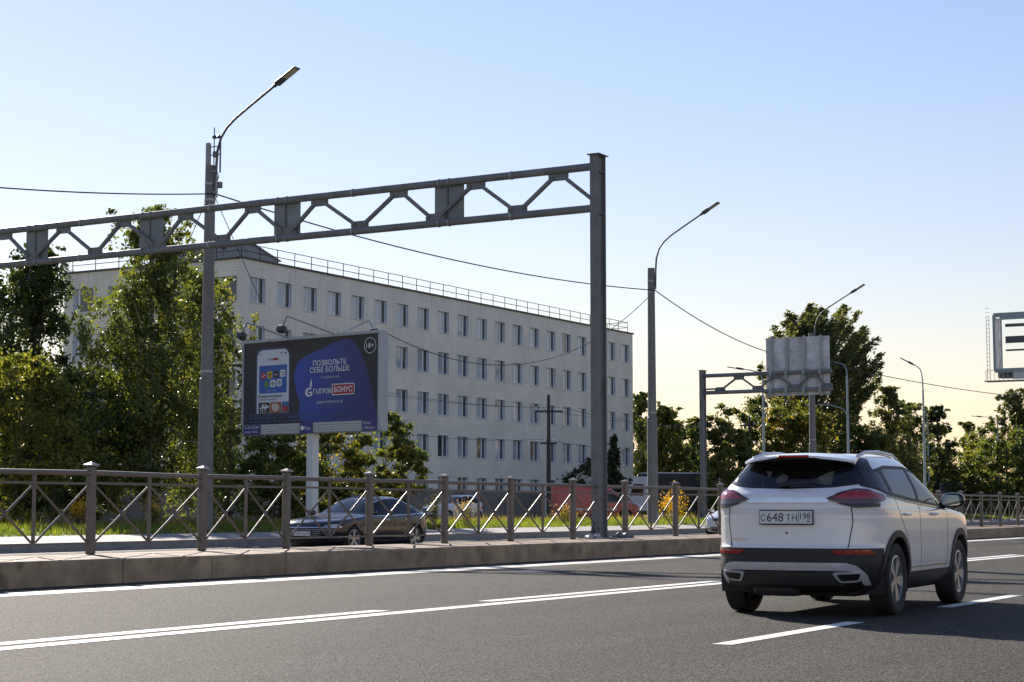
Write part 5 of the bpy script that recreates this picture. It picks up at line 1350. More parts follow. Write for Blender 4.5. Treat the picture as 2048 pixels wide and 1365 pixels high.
                nA = len(Aw); wl_.add(Vw, [(i, i + 1, nA + i + 1, nA + i) for i in range(nA - 1)] + [list(range(nA))]); wl_.build('wheel_well', MT['dark_in'], s.t)
    def finish(s, black=None, lining=True):
        V, F = s.V, s.F; keep, blk = [], []
        for f in F[:-2]:
            c = V[list(f)].mean(0); x, y, z = c; out = False
            for ax_, az, ar in s.arch:
                if (x - ax_) ** 2 + (z - az) ** 2 < ar ** 2 and abs(y) > .45: out = True; break
            if out: continue
            for poly, vws in s.holes:
                for v in vws:
                    if v == 'rear' and x < -.55 and inside(poly, y, z): out = True
                    elif v == 'front' and x > -.6 and inside(poly, y, z) and abs(y) < .8: out = True
                    elif v == 'left' and y > .35 and inside(poly, x, z): out = True
                    elif v == 'right' and y < -.35 and inside(poly, x, z): out = True
                if out: break
            if out: continue
            (blk if (black and black(x, y, z)) else keep).append(f)
        keep.append(F[-2]); blk.append(F[-1])
        def mk(fs, nm, mat, shrink=0., flip=False):
            used = np.unique(np.concatenate([np.array(f) for f in fs])); mp = -np.ones(len(V), int); mp[used] = np.arange(len(used))
            P = V[used].copy()
            me = bpy.data.meshes.new(nm)
            me.from_pydata([tuple(p) for p in P], [], [[int(mp[i]) for i in f] for f in fs])
            bm = bmesh.new(); bm.from_mesh(me)
            bm.normal_update()
            if shrink:
                for v in bm.verts: v.co -= v.normal * shrink
            if flip: bmesh.ops.reverse_faces(bm, faces=bm.faces[:])
            bm.to_mesh(me); bm.free()
            me.polygons.foreach_set('use_smooth', [True] * len(me.polygons))
            try: me.set_sharp_from_angle(angle=R(60))
            except Exception: pass
            return ob(nm, me, s.t, mat)
        mk(keep, 'body', s.paint)
        mk(blk, 'lower_cladding', MT['black_plastic'])
        if lining: mk(keep[:-1] + [F[-2]], 'lining', MT['dark_in'], .028, True)

def seats(car, xs_, hw=.5, z0=.45, top=1.12):
    for x, n in xs_:
        for y in ([-.37, .37] if n == 2 else [-.5, 0, .5]):
            m = MB(); m.box((x, y, z0), (.5, .46, .16), None, .05); m.box((x - .25, y, (z0 + top) / 2), (.14, .46, top - z0), Matrix.Rotation(R(-10), 3, 'Y'), .05); st = m.build('seat', MT['dark_in'], car.t)
            m = MB(); m.box((x - .33, y, top + .13), (.10, .25, .18), None, .045); m.build('headrest', MT['dark_in'], st)

# --- white crossover in front
suv_keys = [(.24, -1.92, 1.85, .74, 8, 3.2), (.30, -2.08, 2.08, .83, 9, 3.2), (.42, -2.19, 2.20, .895, 9, 3.3), (.55, -2.235, 2.25, .912, 9, 3.3), (.68, -2.235, 2.27, .916, 9, 3.3), (.72, -2.215, 2.27, .916, 9, 3.3),
            (.85, -2.205, 2.26, .918, 9, 3.3), (.97, -2.20, 2.20, .918, 9, 3.3), (1.02, -2.20, 2.05, .916, 9, 3.2), (1.06, -2.20, 1.62, .912, 8.5, 3.2), (1.09, -2.20, 1.18, .905, 8, 3.2), (1.13, -2.195, .99, .90, 7.5, 3.2), (1.20, -2.185, .86, .885, 7, 3.2),
            (1.28, -2.10, .70, .852, 6.5, 3.2), (1.40, -2.00, .46, .785, 6, 3.2), (1.50, -1.91, .24, .725, 5.5, 3.2), (1.57, -1.85, .06, .68, 5.2, 3.2), (1.61, -1.80, -.08, .63, 5, 3.1), (1.645, -1.70, -.25, .54, 4.5, 3), (1.665, -1.45, -.45, .38, 4, 2.6), (1.672, -1.1, -.6, .15, 3, 2.3)]
SUV = Car('crossover_car', 'white crossover car driving away on the near road, seen from behind', 'car', (19.35, 6.72, .0), R(2.6), suv_keys, MT['white_paint'], .045, 1.0)
SUV.t.scale = (1.035, 1.0, 1.03)
rb_out = round_poly([(.80, 1.335), (.45, 1.285), (0, 1.272), (-.45, 1.285), (-.80, 1.335), (-.625, 1.59), (.625, 1.59)], .05)
rb_in = round_poly([(.70, 1.352), (.42, 1.312), (0, 1.30), (-.42, 1.312), (-.70, 1.352), (-.57, 1.545), (.57, 1.545)], .04)
SUV.hole(rb_in, ['rear'])
SUV.patch('rear_window_surround', rb_out, 'rear', MT['gloss_black'], .006, .02, .03, SUV.t, [rb_in], [('rear_window', MT['glass_dark'])])
dlo = round_poly([(-1.93, 1.30), (-1.55, 1.215), (-.9, 1.165), (.0, 1.12), (.74, 1.085), (.56, 1.21), (.28, 1.37), (.02, 1.47), (-.4, 1.525), (-1.15, 1.52), (-1.62, 1.46), (-1.86, 1.375)], .03)
gq = round_poly([(-1.82, 1.315), (-1.54, 1.245), (-1.46, 1.242), (-1.40, 1.465), (-1.60, 1.435), (-1.80, 1.36)], .03)
gr_ = round_poly([(-1.38, 1.235), (-.52, 1.175), (-.42, 1.495), (-1.12, 1.49), (-1.32, 1.465)], .03)
gf = round_poly([(-.43, 1.17), (.62, 1.115), (.50, 1.21), (.26, 1.345), (.0, 1.445), (-.33, 1.492)], .03)
for vw in ('left', 'right'):
    for q in (gq, gr_, gf): SUV.hole(q, [vw])
    SUV.patch('side_window_surround', dlo, vw, MT['black_plastic'], .005, .02, .035, SUV.t, [gq, gr_, gf], [('quarter_window', MT['glass_dark']), ('rear_door_window', MT['glass']), ('front_door_window', MT['glass'])])
ws_o = round_poly([(.80, 1.11), (-.80, 1.11), (-.60, 1.56), (.60, 1.56)], .05); ws_i = round_poly([(.75, 1.14), (-.75, 1.14), (-.565, 1.535), (.565, 1.535)], .05)
SUV.hole(ws_i, ['front'])
SUV.patch('windscreen_surround', ws_o, 'front', MT['gloss_black'], .005, .02, .04, SUV.t, [ws_i], [('windscreen', MT['glass'])])
SUV.wheels([-1.335, 1.335], .365, .79, .235, .235, .43, MT['rim'], MT['black_plastic'])
tl = [(.40, 1.172), (.56, 1.232), (.66, 1.262), (.76, 1.258), (.862, 1.212), (.878, 1.165), (.85, 1.128), (.66, 1.120), (.55, 1.128)]
for sd in (1, -1):
    q = [(sd * a, b) for a, b in tl]
    lp = SUV.patch('tail_lamp', q, 'rear', MT['red_lens_dark'], .022, .03, .02, SUV.t)
    SUV.patch('lamp_lens', [(sd * a, b) for a, b in [(.47, 1.180), (.60, 1.226), (.70, 1.243), (.79, 1.236), (.855, 1.20), (.862, 1.172), (.66, 1.168)]], 'rear', MT['red_lens'], .026, .01, .02, lp)
    SUV.patch('lamp_base', [(sd * a, b) for a, b in [(.52, 1.128), (.66, 1.118), (.86, 1.126), (.86, 1.092), (.68, 1.086)]], 'rear', MT['gloss_black'], .02, .02, .03, lp)
    SUV.patch('reflector', [(sd * a, b) for a, b in [(.46, .665), (.80, .675), (.84, .625), (.50, .628)]], 'rear', MT['red_lens'], .012, .015, .03, SUV.t)
    SUV.patch('exhaust_trim', [(sd * a, b) for a, b in round_poly([(.46, .455), (.74, .465), (.70, .375), (.52, .365)], .03)], 'rear', MT['silver'], .030, .03, .03, SUV.t, [[(sd * a, b) for a, b in round_poly([(.50, .443), (.715, .45), (.685, .388), (.535, .378)], .02)]], [('exhaust_opening', MT['ink'])])
SUV.patch('chrome_strip', [(.46, 1.185), (-.46, 1.185), (-.42, 1.135), (.42, 1.135)], 'rear', MT['chrome'], .016, .02, .04, SUV.t)
SUV.patch('skid_plate', round_poly([(.77, .335), (.76, .44), (.70, .515), (.60, .545), (-.60, .545), (-.70, .515), (-.76, .44), (-.77, .335), (-.71, .335), (-.705, .42), (-.66, .462), (-.58, .475), (.58, .475), (.66, .462), (.705, .42), (.71, .335)], .02), 'rear', MT['silver'], .022, .03, .03, SUV.t)
SUV.patch('diffuser', [(.50, .46), (-.50, .46), (-.56, .325), (.56, .325)], 'rear', M('diffuser_grey', (.05, .05, .055), .5), .012, .02, .05, SUV.t)
# tailgate and door joints
for sd in (1, -1):
    SUV.line('tailgate_joint', [(sd * .655, 1.09), (sd * .665, .95), (sd * .64, .80), (sd * .625, .69)], 'rear', .010, MT['ink'], parent=SUV.t)
    vw = 'left' if sd > 0 else 'right'
    for pts in ([(-1.36, 1.20), (-1.22, 1.0), (-1.05, .86), (-.90, .72), (-.86, .44)], [(-.47, 1.15), (-.44, .9), (-.42, .44)], [(.70, 1.08), (.74, .95), (.72, .6), (.68, .44)]):
        SUV.line('door_joint', pts, vw, .010, MT['ink'], parent=SUV.t)
    SUV.line('sill_trim', [(-.86, .475), (.72, .475)], vw, .02, MT['chrome'], .01, SUV.t)
    SUV.line('window_trim', [(-1.60, 1.205), (-.9, 1.150), (.0, 1.105), (.74, 1.070)], vw, .016, MT['gloss_black'], .006, SUV.t)
    SUV.line('shoulder_crease', [(-1.75, 1.075), (-.9, 1.06), (.3, 1.035), (1.3, 1.02)], vw, .010, MT['white_paint'], .006, SUV.t)
    for xh in (-1.0, .12):
        p, nr = SUV.proj(xh, 1.02, vw, .02)
        m = MB(); m.box(p, (.20, .03, .032), None, .012); m.build('door_handle', MT['white_paint'], SUV.t)
    # mirror
    mt = MB(); c = Vector((.60, sd * 1.02, 1.17))
    bm = bmesh.new(); bmesh.ops.create_uvsphere(bm, u_segments=20, v_segments=12, radius=1)
    for v in bm.verts:
        e = 2.6; q = Vector([math.copysign(abs(k) ** (2 / e), k) for k in v.co])
        v.co = Vector((q.x * (.085 if q.x < 0 else .11), q.y * .135, q.z * .085)) + c
    me = bpy.data.meshes.new('mirror'); bm.to_mesh(me); bm.free(); me.polygons.foreach_set('use_smooth', [True] * len(me.polygons))
    mi = ob('mirror', me, SUV.t, MT['gloss_black'])
    m = MB(); m.add([(c.x - .088, c.y + sd * a * .105, c.z + b * .062) for a, b in round_poly([(-1, -1), (1, -.9), (1, .9), (-1, 1)], .5)], [list(range(20))]); m.build('mirror_glass', MT['mirror'], mi)
    m = MB(); m.bar((c.x + .03, c.y - sd * .1, c.z - .05), (c.x + .05, sd * .84, 1.10), .05, .07); m.build('mirror_arm', MT['gloss_black'], mi)
    # roof rail
    pr = []
    for x, dz in ((-1.72, -.005), (-1.6, .028), (-1.3, .038), (-.8, .04), (-.3, .038), (-.02, .026), (.08, -.005)):
        h = SUV.bvh.ray_cast(Vector((x, sd * .565, 3)), Vector((0, 0, -1)))[0]; pr.append((x, sd * .565, h.z + dz))
    m = MB(); m.path(pr, .019, 8); m.build('roof_rail', MT['silver'], SUV.t, smooth=True)
# spoiler over the rear window and the high brake light
m = MB(); yy = np.linspace(-.60, .60, 21); Pv = []
for y in yy:
    k = 1 - .10 * (abs(y) / .6) ** 3; drop = .05 * (abs(y) / .6) ** 2.2; lip = .035 if abs(y) > .26 else .0
    Pv += [(-1.62, y, 1.648 - drop), (-1.975 * k, y, 1.612 - drop), (-1.98 * k, y, 1.594 - drop - lip * .2), (-1.78, y, 1.575 - drop)]
m.add(Pv, [(4 * i + a, 4 * i + 4 + a, 4 * i + 4 + (a + 1) % 4, 4 * i + (a + 1) % 4) for i in range(20) for a in range(4)] + [(0, 1, 2, 3), (80, 83, 82, 81)])
sp_ = m.build('spoiler', MT['white_paint'], SUV.t, smooth=True)
m = MB(); m.box((-1.976, 0, 1.604), (.02, .34, .024), None, .006); m.build('brake_light', M('brake_light_red', (.5, .015, .02), .3), sp_)
# licence plate
def plate(car, pos, nrm_rz, tilt, txt, reg, w=.52, h=.112):
    p = MB(); p.box((0, 0, 0), (w + .02, .018, h + .024), None, .006); pl = p.build('licence_plate', MT['ink'], car.t); pl.location = pos; pl.rotation_euler = (tilt, 0, nrm_rz)
    m = MB(); m.box((0, -.010, 0), (w, .008, h)); m.build('plate_face', MT['plate_white'], pl)
    def t_(s_, x, z, ww, hh, nm='lettering'):
        me = text_fit(s_, ww, hh)
        for q in me.vertices: a, b = q.co.x, q.co.y; q.co = (x + a, -.0155, z + b)
        ob(nm, me, pl, MT['ink'])
    f = h / .112
    t_(txt[0], -.225 * w / .52, -.004, .044 * f, .060 * f); t_(txt[1], -.105 * w / .52, 0, .158 * f, .078 * f); t_(txt[2], .058 * w / .52, -.004, .105 * f, .060 * f); t_(reg, .195 * w / .52, .012, .098 * f, .058 * f)
    m = MB(); m.box((.128 * w / .52, -.0148, 0), (.004, .002, h * .92)); m.build('plate_divider', MT['ink'], pl)
    m = MB(); m.box((.225 * w / .52, -.0148, -.036 * f), (.03, .002, .014)); m.build('plate_flag', M('plate_flag', (.05, .06, .2), .5), pl)
    return pl
pp, pn = SUV.proj(0, .99, 'rear', .022)
plate(SUV, tuple(pp), R(-90), R(-3), ('С', '648', 'ТН'), '198', .56, .125)
for k, dz in enumerate((0, .004, -.002, .003, 0, .002, 0, 0)):
    p, n_ = SUV.proj(.60 - .024 * k, .77 + dz, 'rear', .006)
    m = MB(); m.box(p, (.006, .017, .026 - .002 * k), None, .002); m.build('badge_letter', MT['chrome'], SUV.t)
p, n_ = SUV.proj(0, .835, 'rear', .004); m = MB(); m.lathe([(0, -.004), (.011, -.004), (.011, .004)], 'x', p, 12); m.build('tailgate_camera', MT['ink'], SUV.t)
p, n_ = SUV.proj(.06, 1.30, 'rear', .03)
m = MB(); m.box((p[0], p[1], p[2]), (.06, .09, .05), None, .015); m.bar((p[0] - .01, p[1], p[2]), (p[0] - .005, p[1] - .38, p[2] + .03), .02, .022); m.build('rear_wiper', MT['black_plastic'], SUV.t)
m = MB(); m.box((0, 0, .26), (3.6, 1.2, .12), None, .03); m.box((-1.6, .2, .27), (.9, .5, .14), None, .05); m.box((-1.335, 0, .33), (.1, 1.3, .1)); m.build('underbody', MT['dark_in'], SUV.t)
m = MB(); m.box((.75, 0, .98), (.42, 1.42, .22), None, .06); m.box((.55, 0, .7), (.3, 1.4, .4)); m.build('dashboard', MT['dark_in'], SUV.t)
m = MB(); m.lathe([(.17, -.012), (.19, 0), (.17, .012)], 'x', (0, 0, 0), 24, True); sw = m.build('steering_wheel', MT['dark_in'], SUV.t); sw.location = (.42, .37, 1.0); sw.rotation_euler = (0, R(25), 0)
seats(SUV, [(.05, 2), (-.95, 3)])
SUV.finish(lambda x, y, z: z < .42 or (x < -1.75 and z < .685) or (x > 1.78 and z < .5))

# --- black saloon in the far lanes
MT['navy_paint'] = M('dark_navy_car_paint', (.006, .009, .017), .25, 0, .05, 3, coat=.7)
sed_keys = [(.18, -2.05, 2.1, .74, 8, 3.2), (.26, -2.30, 2.30, .85, 8, 3.2), (.40, -2.38, 2.39, .90, 8, 3.2), (.56, -2.40, 2.42, .918, 8, 3.2), (.70, -2.39, 2.38, .922, 8, 3.2), (.78, -2.38, 2.30, .922, 8, 3.1), (.85, -2.37, 2.05, .918, 7.5, 3.1), (.90, -2.35, 1.65, .912, 7, 3.1), (.95, -2.30, 1.20, .90, 6.5, 3.1), (1.0, -2.24, .98, .875, 6, 3.1),
            (1.07, -2.08, .82, .835, 5.5, 3.1), (1.17, -1.82, .58, .775, 5.2, 3.1), (1.28, -1.52, .32, .71, 5, 3.1), (1.37, -1.20, .06, .65, 4.6, 3), (1.42, -.98, -.14, .57, 4.2, 2.8), (1.445, -.8, -.3, .42, 3.6, 2.6), (1.452, -.65, -.45, .16, 3, 2.3)]
sp0 = atW(716, 1093, 46.4)
SED = Car('saloon_car', 'black saloon car heading left on the far carriageway behind the railing', 'car', (float(sp0[0]), float(sp0[1]), 0), R(180), sed_keys, MT['navy_paint'], 0, .7)
def std_glass(C, ws, rw, side, gl, sur=.03, dark=MT['glass_dark']):
    if ws: C.hole(inset(ws, sur), ['front']); C.patch('windscreen_surround', ws, 'front', MT['gloss_black'], .005, .02, .05, C.t, [inset(ws, sur)], [('windscreen', MT['glass'])])
    if rw: C.hole(inset(rw, sur), ['rear']); C.patch('rear_window_surround', rw, 'rear', MT['gloss_black'], .005, .02, .05, C.t, [inset(rw, sur)], [('rear_window', dark)])
    for vw in ('left', 'right'):
        for q in gl: C.hole(q, [vw])
        C.patch('side_window_surround', side, vw, MT['gloss_black'], .005, .02, .05, C.t, gl, [('side_window', dark)] * len(gl))
std_glass(SED, round_poly([(.78, .985), (-.78, .985), (-.56, 1.385), (.56, 1.385)], .05), round_poly([(.70, 1.05), (-.70, 1.05), (-.52, 1.38), (.52, 1.38)], .05),
          round_poly([(-1.95, 1.03), (-1.2, .985), (.0, .955), (.86, .945), (.57, 1.12), (.25, 1.27), (-.07, 1.345), (-.55, 1.385), (-1.05, 1.345), (-1.5, 1.21)], .03),
          [round_poly([(-1.78, 1.045), (-1.42, 1.02), (-1.38, 1.2), (-1.52, 1.165)], .02), round_poly([(-1.34, 1.015), (-.42, .985), (-.40, 1.35), (-1.0, 1.312), (-1.3, 1.22)], .03), round_poly([(-.33, .983), (.72, .965), (.5, 1.1), (.2, 1.245), (-.1, 1.315), (-.31, 1.345)], .03)])
SED.wheels([-1.42, 1.42], .345, .79, .23, .245, .39, MT['rim'], None)
for sd in (1, -1):
    q = [(sd * a, b) for a, b in [(.42, .70), (.70, .745), (.86, .76), (.88, .70), (.70, .665), (.5, .665)]]
    lp = SED.patch('headlamp', q, 'front', MT['gloss_black'], .014, .02, .03, SED.t)
    SED.patch('lamp_lens', [(sd * a, b) for a, b in [(.55, .69), (.70, .715), (.82, .73), (.82, .69), (.68, .675)]], 'front', MT['lamp_clear'], .018, .01, .03, lp)
    SED.patch('fog_lamp', [(sd * a, b) for a, b in [(.62, .42), (.82, .46), (.84, .30), (.66, .28)]], 'front', MT['black_plastic'], .012, .02, .04, SED.t)
    SED.patch('tail_lamp', [(sd * a, b) for a, b in [(.3, .86), (.84, .88), (.86, .80), (.3, .80)]], 'rear', MT['red_lens_dark'], .012, .02, .04, SED.t)
    vw = 'left' if sd > 0 else 'right'
    SED.line('sill_trim', [(-1.0, .30), (1.0, .30)], vw, .02, MT['chrome'], .008, SED.t)
    SED.line('window_trim', [(-1.95, 1.015), (-1.2, .97), (.0, .94), (.86, .93)], vw, .018, MT['chrome'], .008, SED.t)
    SED.line('roof_trim', [(-1.75, 1.13), (-1.5, 1.235), (-1.05, 1.365), (-.55, 1.40), (-.1, 1.36), (.3, 1.25)], vw, .014, MT['chrome'], .008, SED.t)
    for pts in ([(-1.15, .98), (-1.02, .6), (-.98, .32)], [(-.37, .95), (-.33, .32)], [(.88, .92), (.90, .6), (.86, .32)]): SED.line('door_joint', pts, vw, .010, MT['ink'], parent=SED.t)
    for xh in (-.95, .0):
        p, nr = SED.proj(xh, .84, vw, .014); m = MB(); m.box(p, (.2, .03, .03), None, .01); m.build('door_handle', MT['chrome'], SED.t)
    m = MB(); m.box((.68, sd * .99, 1.02), (.14, .2, .13), None, .05); m.build('mirror', MT['navy_paint'], SED.t)
SED.patch('grille', round_poly([(.56, .62), (-.56, .62), (-.48, .40), (.48, .40)], .05), 'front', MT['black_plastic'], .012, .02, .05, SED.t)
for k in range(4): SED.line('grille_bar', [(.52 - .02 * k, .585 - .045 * k), (-.52 + .02 * k, .585 - .045 * k)], 'front', .008, MT['silver'], .016, SED.t)
SED.line('chrome_strip', [(.86, .66), (.5, .645), (0, .64), (-.5, .645), (-.86, .66)], 'front', .02, MT['chrome'], .02, SED.t)
SED.patch('lower_intake', round_poly([(.6, .34), (-.6, .34), (-.54, .24), (.54, .24)], .03), 'front', MT['black_plastic'], .012, .02, .05, SED.t)
pp, pn = SED.proj(0, .50, 'front', .04); plate(SED, tuple(pp), R(90), 0, ('С', '337', 'УК'), '198')
seats(SED, [(.0, 2), (-.95, 3)], z0=.32, top=.95)
m = MB(); m.box((.75, 0, .85), (.4, 1.4, .18), None, .05); m.build('dashboard', MT['dark_in'], SED.t)
m = MB(); m.box((0, 0, .2), (3.6, 1.2, .1), None, .03); m.build('underbody', MT['dark_in'], SED.t)
SED.finish(lambda x, y, z: z < .22)

# --- hatchbacks: one coming on the far carriageway, one parked beyond the verge
hat_keys = [(.18, -1.75, 1.78, .70, 7, 3), (.28, -1.95, 1.98, .80, 7, 3), (.45, -2.0, 2.05, .85, 7, 3), (.62, -2.0, 2.06, .862, 7, 3), (.76, -1.99, 2.0, .865, 7, 3), (.86, -1.98, 1.8, .86, 7, 3), (.94, -1.96, 1.4, .852, 6.5, 3), (1.0, -1.93, 1.08, .84, 6, 3), (1.06, -1.88, .92, .82, 6, 3),
            (1.18, -1.78, .66, .765, 5.5, 3), (1.32, -1.65, .34, .69, 5, 3), (1.42, -1.53, .04, .62, 4.6, 3), (1.47, -1.40, -.18, .54, 4.2, 2.8), (1.495, -1.15, -.4, .38, 3.6, 2.6), (1.50, -.9, -.6, .15, 3, 2.3)]
def hatch(label, loc, rz, paint, name='hatchback_car'):
    C = Car(name, label, 'car', loc, rz, hat_keys, paint, 0, .55)
    std_glass(C, round_poly([(.72, 1.03), (-.72, 1.03), (-.53, 1.42), (.53, 1.42)], .05), round_poly([(.68, 1.06), (-.68, 1.06), (-.54, 1.40), (.54, 1.40)], .05),
              round_poly([(-1.68, 1.08), (-.6, 1.02), (.78, .99), (.5, 1.16), (.15, 1.33), (-.2, 1.41), (-.9, 1.42), (-1.45, 1.34)], .03),
              [round_poly([(-1.5, 1.095), (-.62, 1.05), (-.58, 1.385), (-.95, 1.385), (-1.36, 1.31)], .03), round_poly([(-.5, 1.045), (.66, 1.015), (.44, 1.15), (.12, 1.30), (-.2, 1.375), (-.47, 1.388)], .03)])
    C.wheels([-1.27, 1.27], .31, .74, .2, .205, .36, MT['rim'], None)
    for sd in (1, -1):
        C.patch('headlamp', [(sd * a, b) for a, b in [(.42, .72), (.62, .84), (.80, .88), (.84, .74), (.62, .66)]], 'front', MT['lamp_clear'], .012, .02, .04, C.t)
        C.patch('fog_lamp', [(sd * a, b) for a, b in round_poly([(.55, .40), (.74, .42), (.74, .30), (.55, .28)], .04)], 'front', MT['lamp_clear'], .012, .02, .04, C.t)
        C.patch('tail_lamp', [(sd * a, b) for a, b in [(.55, .98), (.80, 1.02), (.84, .74), (.62, .72)]], 'rear', MT['red_lens'], .012, .02, .04, C.t)
        m = MB(); m.box((.66, sd * .93, 1.06), (.12, .18, .12), None, .05); m.build('mirror', paint, C.t)
        C.line('door_joint', [(-.54, 1.02), (-.5, .3)], 'left' if sd > 0 else 'right', .01, MT['ink'], parent=C.t)
    C.patch('grille', round_poly([(.36, .74), (-.36, .74), (-.30, .64), (.30, .64)], .04), 'front', MT['black_plastic'], .012, .02, .05, C.t)
    C.patch('lower_intake', round_poly([(.46, .42), (-.46, .42), (-.42, .28), (.42, .28)], .04), 'front', MT['black_plastic'], .012, .02, .05, C.t)
    pl, _n = C.proj(0, .54, 'front', .03); m = MB(); m.box(pl, (.015, .5, .11)); m.build('licence_plate', MT['plate_white'], C.t)
    m = MB(); m.box((.7, 0, .88), (.4, 1.3, .18), None, .05); m.build('dashboard', MT['dark_in'], C.t)
    m = MB(); m.box((0, 0, .2), (3.0, 1.1, .1), None, .03); m.build('underbody', MT['dark_in'], C.t)
    seats(C, [(.0, 2), (-.85, 2)], z0=.35, top=.98)
    C.finish(lambda x, y, z: z < .2)
    return C
hp = atY(1440, 1070, 27.4)
hatch('white hatchback coming on the far carriageway, half hidden by the white crossover', (float(hp[0]) + 2.1, 27.4, 0), R(180), MT['white_paint'])
hp = atY(905, 1040, 51.5)
hatch('white car parked beyond the verge grass, right of the black saloon', (float(hp[0]), 51.5, .404), R(172), M('parked_white_paint', (.68, .69, .70), .3, 0, .04, 2, coat=.8))

# --- red delivery van
MT['van_red'] = M('faded_red_paint', (.55, .10, .07), .45, 0, .10, 1.5, dirt=(.30, .10, .08), dscale=1.5, damt=.5, coat=.3)
van_keys = [(.25, -2.35, 2.2, .80, 14, 4), (.35, -2.45, 2.42, .94, 16, 4), (.55, -2.48, 2.50, .98, 16, 4), (.80, -2.48, 2.48, .99, 16, 4), (.98, -2.48, 2.38, .99, 14, 4), (1.08, -2.48, 2.12, .985, 12, 4), (1.16, -2.48, 1.86, .98, 10, 4), (1.3, -2.47, 1.66, .965, 10, 4), (1.6, -2.46, 1.28, .93, 10, 4), (1.85, -2.44, .98, .89, 10, 4), (2.0, -2.42, .78, .86, 9, 4), (2.08, -2.39, .6, .80, 8, 4), (2.12, -2.3, .42, .70, 7, 3.5), (2.14, -2.0, .1, .4, 6, 3)]
vp = atY(1190, 1046, 50.0)
VAN = Car('delivery_van', 'faded red panel van parked beyond the verge, partly behind the gantry post', 'van', (float(vp[0]), 50.0, .404), R(-56), van_keys, MT['van_red'], 0, .6)
VAN.t.scale = (1.15, 1.0, 1.0)
std_glass(VAN, round_poly([(.86, 1.2), (-.86, 1.2), (-.76, 1.9), (.76, 1.9)], .06), None, round_poly([(.10, 1.14), (1.46, 1.12), (1.30, 1.3), (.86, 1.72), (.76, 1.80), (.14, 1.84)], .05),
          [round_poly([(.16, 1.2), (1.0, 1.18), (1.04, 1.40), (.80, 1.70), (.74, 1.74), (.18, 1.78)], .04)], .04)
VAN.wheels([-1.55, 1.55], .33, .86, .21, .20, .40, MT['silver'], None)
for vw in ('left', 'right'):
    for poly in ([(-2.3, 1.12), (-1.35, 1.12), (-1.35, 1.84), (-2.3, 1.84)], [(-1.22, 1.12), (-.05, 1.12), (-.05, 1.84), (-1.22, 1.84)]):
        VAN.patch('side_panel', round_poly(poly, .08), vw, MT['van_red'], .018, .03, .08, VAN.t)
    VAN.line('rub_strip', [(-2.3, .72), (-1.98, .72)], vw, .09, MT['black_plastic'], .012, VAN.t); VAN.line('rub_strip', [(-1.1, .72), (1.1, .72)], vw, .09, MT['silver'], .012, VAN.t)
    for pts in ([(.03, 1.95), (.03, .4)], [(1.2, 1.1), (1.12, .75), (1.06, .4)], [(-1.28, 1.95), (-1.28, .8)]): VAN.line('door_joint', pts, vw, .014, MT['ink'], parent=VAN.t)
    p, nr = VAN.proj(.18, 1.02, vw, .02); m = MB(); m.box(p, (.18, .04, .05), None, .01); m.build('door_handle', MT['black_plastic'], VAN.t)
for sd in (1, -1):
    m = MB(); m.box((1.22, sd * 1.09, 1.42), (.1, .16, .34), None, .04); m.build('mirror', MT['black_plastic'], VAN.t)
    VAN.patch('headlamp', [(sd * a, b) for a, b in [(.5, .98), (.9, 1.0), (.92, .74), (.52, .74)]], 'front', MT['lamp_clear'], .014, .02, .06, VAN.t)
    VAN.patch('tail_lamp', [(sd * a, b) for a, b in [(.82, 1.25), (.93, 1.25), (.95, .85), (.82, .85)]], 'rear', MT['red_lens'], .014, .02, .06, VAN.t)
VAN.patch('grille', [(.46, .92), (-.46, .92), (-.46, .76), (.46, .76)], 'front', MT['black_plastic'], .012, .02, .08, VAN.t)
VAN.patch('bumper', [(.95, .62), (-.95, .62), (-.9, .36), (.9, .36)], 'front', MT['black_plastic'], .03, .04, .08, VAN.t)
m = MB(); m.box((0, 0, .3), (4.0, 1.5, .12)); m.build('underbody', MT['dark_in'], VAN.t)
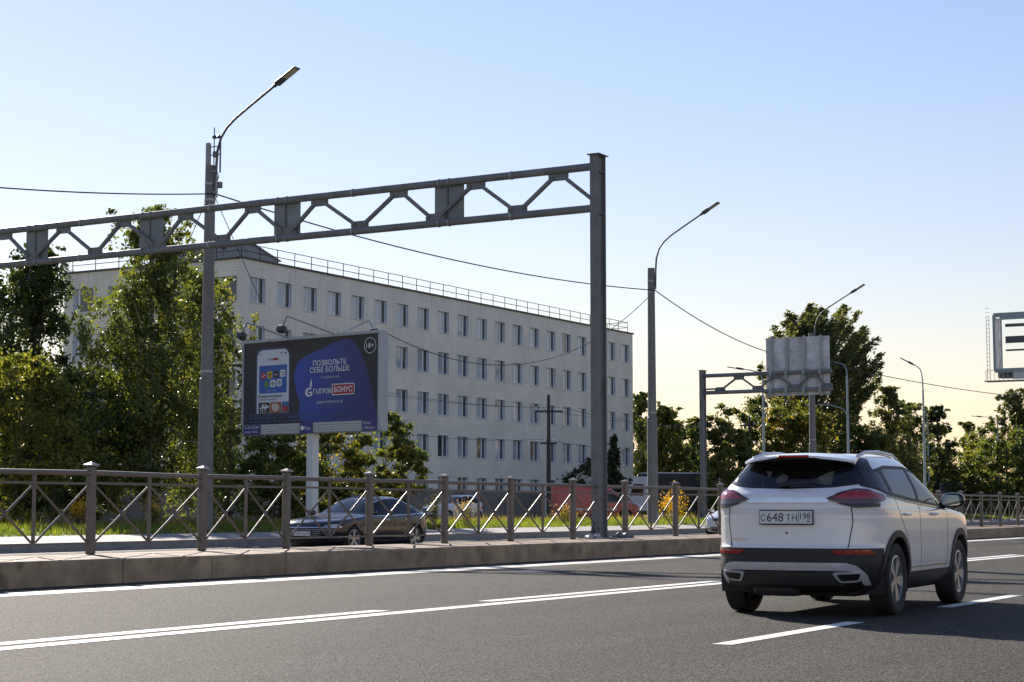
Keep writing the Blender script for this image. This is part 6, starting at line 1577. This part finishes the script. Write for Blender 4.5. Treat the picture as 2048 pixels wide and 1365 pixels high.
seats(VAN, [(.7, 2)], z0=.8, top=1.42)
VAN.finish(lambda x, y, z: z < .36)

# --- lorry with dark covered body
lp0 = atW(1335, 1040, 140.)
LX, LY = float(lp0[0]), float(lp0[1])
lor = thing('lorry', 'lorry with dark covered body and white cab between lamp and gantry posts', 'lorry', (LX, LY, .40), R(-40))
MT['tarp'] = M('dark_tarpaulin', (.03, .028, .03), .6, 0, .2, 1, .15, 6); MT['lor_white'] = M('lorry_white', (.62, .63, .64), .45, 0, .08, 1)
m = MB(); m.box((1.0, 0, 2.35), (5.6, 2.45, 2.4), None, .06); m.build('cargo_body', MT['tarp'], lor)
m = MB(); m.box((1.0, 0, 3.59), (5.7, 2.5, .10), None, .02); m.build('roof_edge', MT['lor_white'], lor)
m = MB(); m.box((3.83, 0, 2.35), (.08, 2.5, 2.45)); m.build('tail_frame', MT['alu'], lor)
m = MB(); m.prism([(-4.1, .6), (-2.05, .6), (-2.05, 3.3), (-3.3, 3.3), (-3.75, 2.5), (-4.1, 1.75)], lambda a, b, t: (a, t, b), -1.15, 1.15); cb = m.build('cab', MT['lor_white'], lor)
for sd in (-1, 1):
    m = MB(); m.prism([(-3.8, 1.8), (-2.6, 1.8), (-2.6, 2.7), (-3.45, 2.7)], lambda a, b, t: (a, t, b), sd * 1.152, sd * 1.165); m.build('side_window', MT['gloss_black'], cb)
m = MB(); m.add([(-4.11, -.98, 1.8), (-4.11, .98, 1.8), (-3.75, .98, 2.53), (-3.75, -.98, 2.53)], [(0, 1, 2, 3)]); m.v = [(x - .02, y, z) for x, y, z in m.v]; m.build('windscreen', MT['gloss_black'], cb)
m = MB(); m.box((0, 0, .85), (7.6, .9, .3)); m.build('chassis', MT['dark_in'], lor)
for x in (-3.1, 1.9, 3.0):
    for sd in (-1, 1):
        m = MB(); m.lathe([(0, -.12), (.3, -.14), (.46, -.14), (.5, -.08), (.5, .08), (.46, .14), (.3, .14), (0, .12)], 'y', (x, sd * 1.0, .5), 20); m.build('wheel', MT['rubber'], lor, smooth=True)
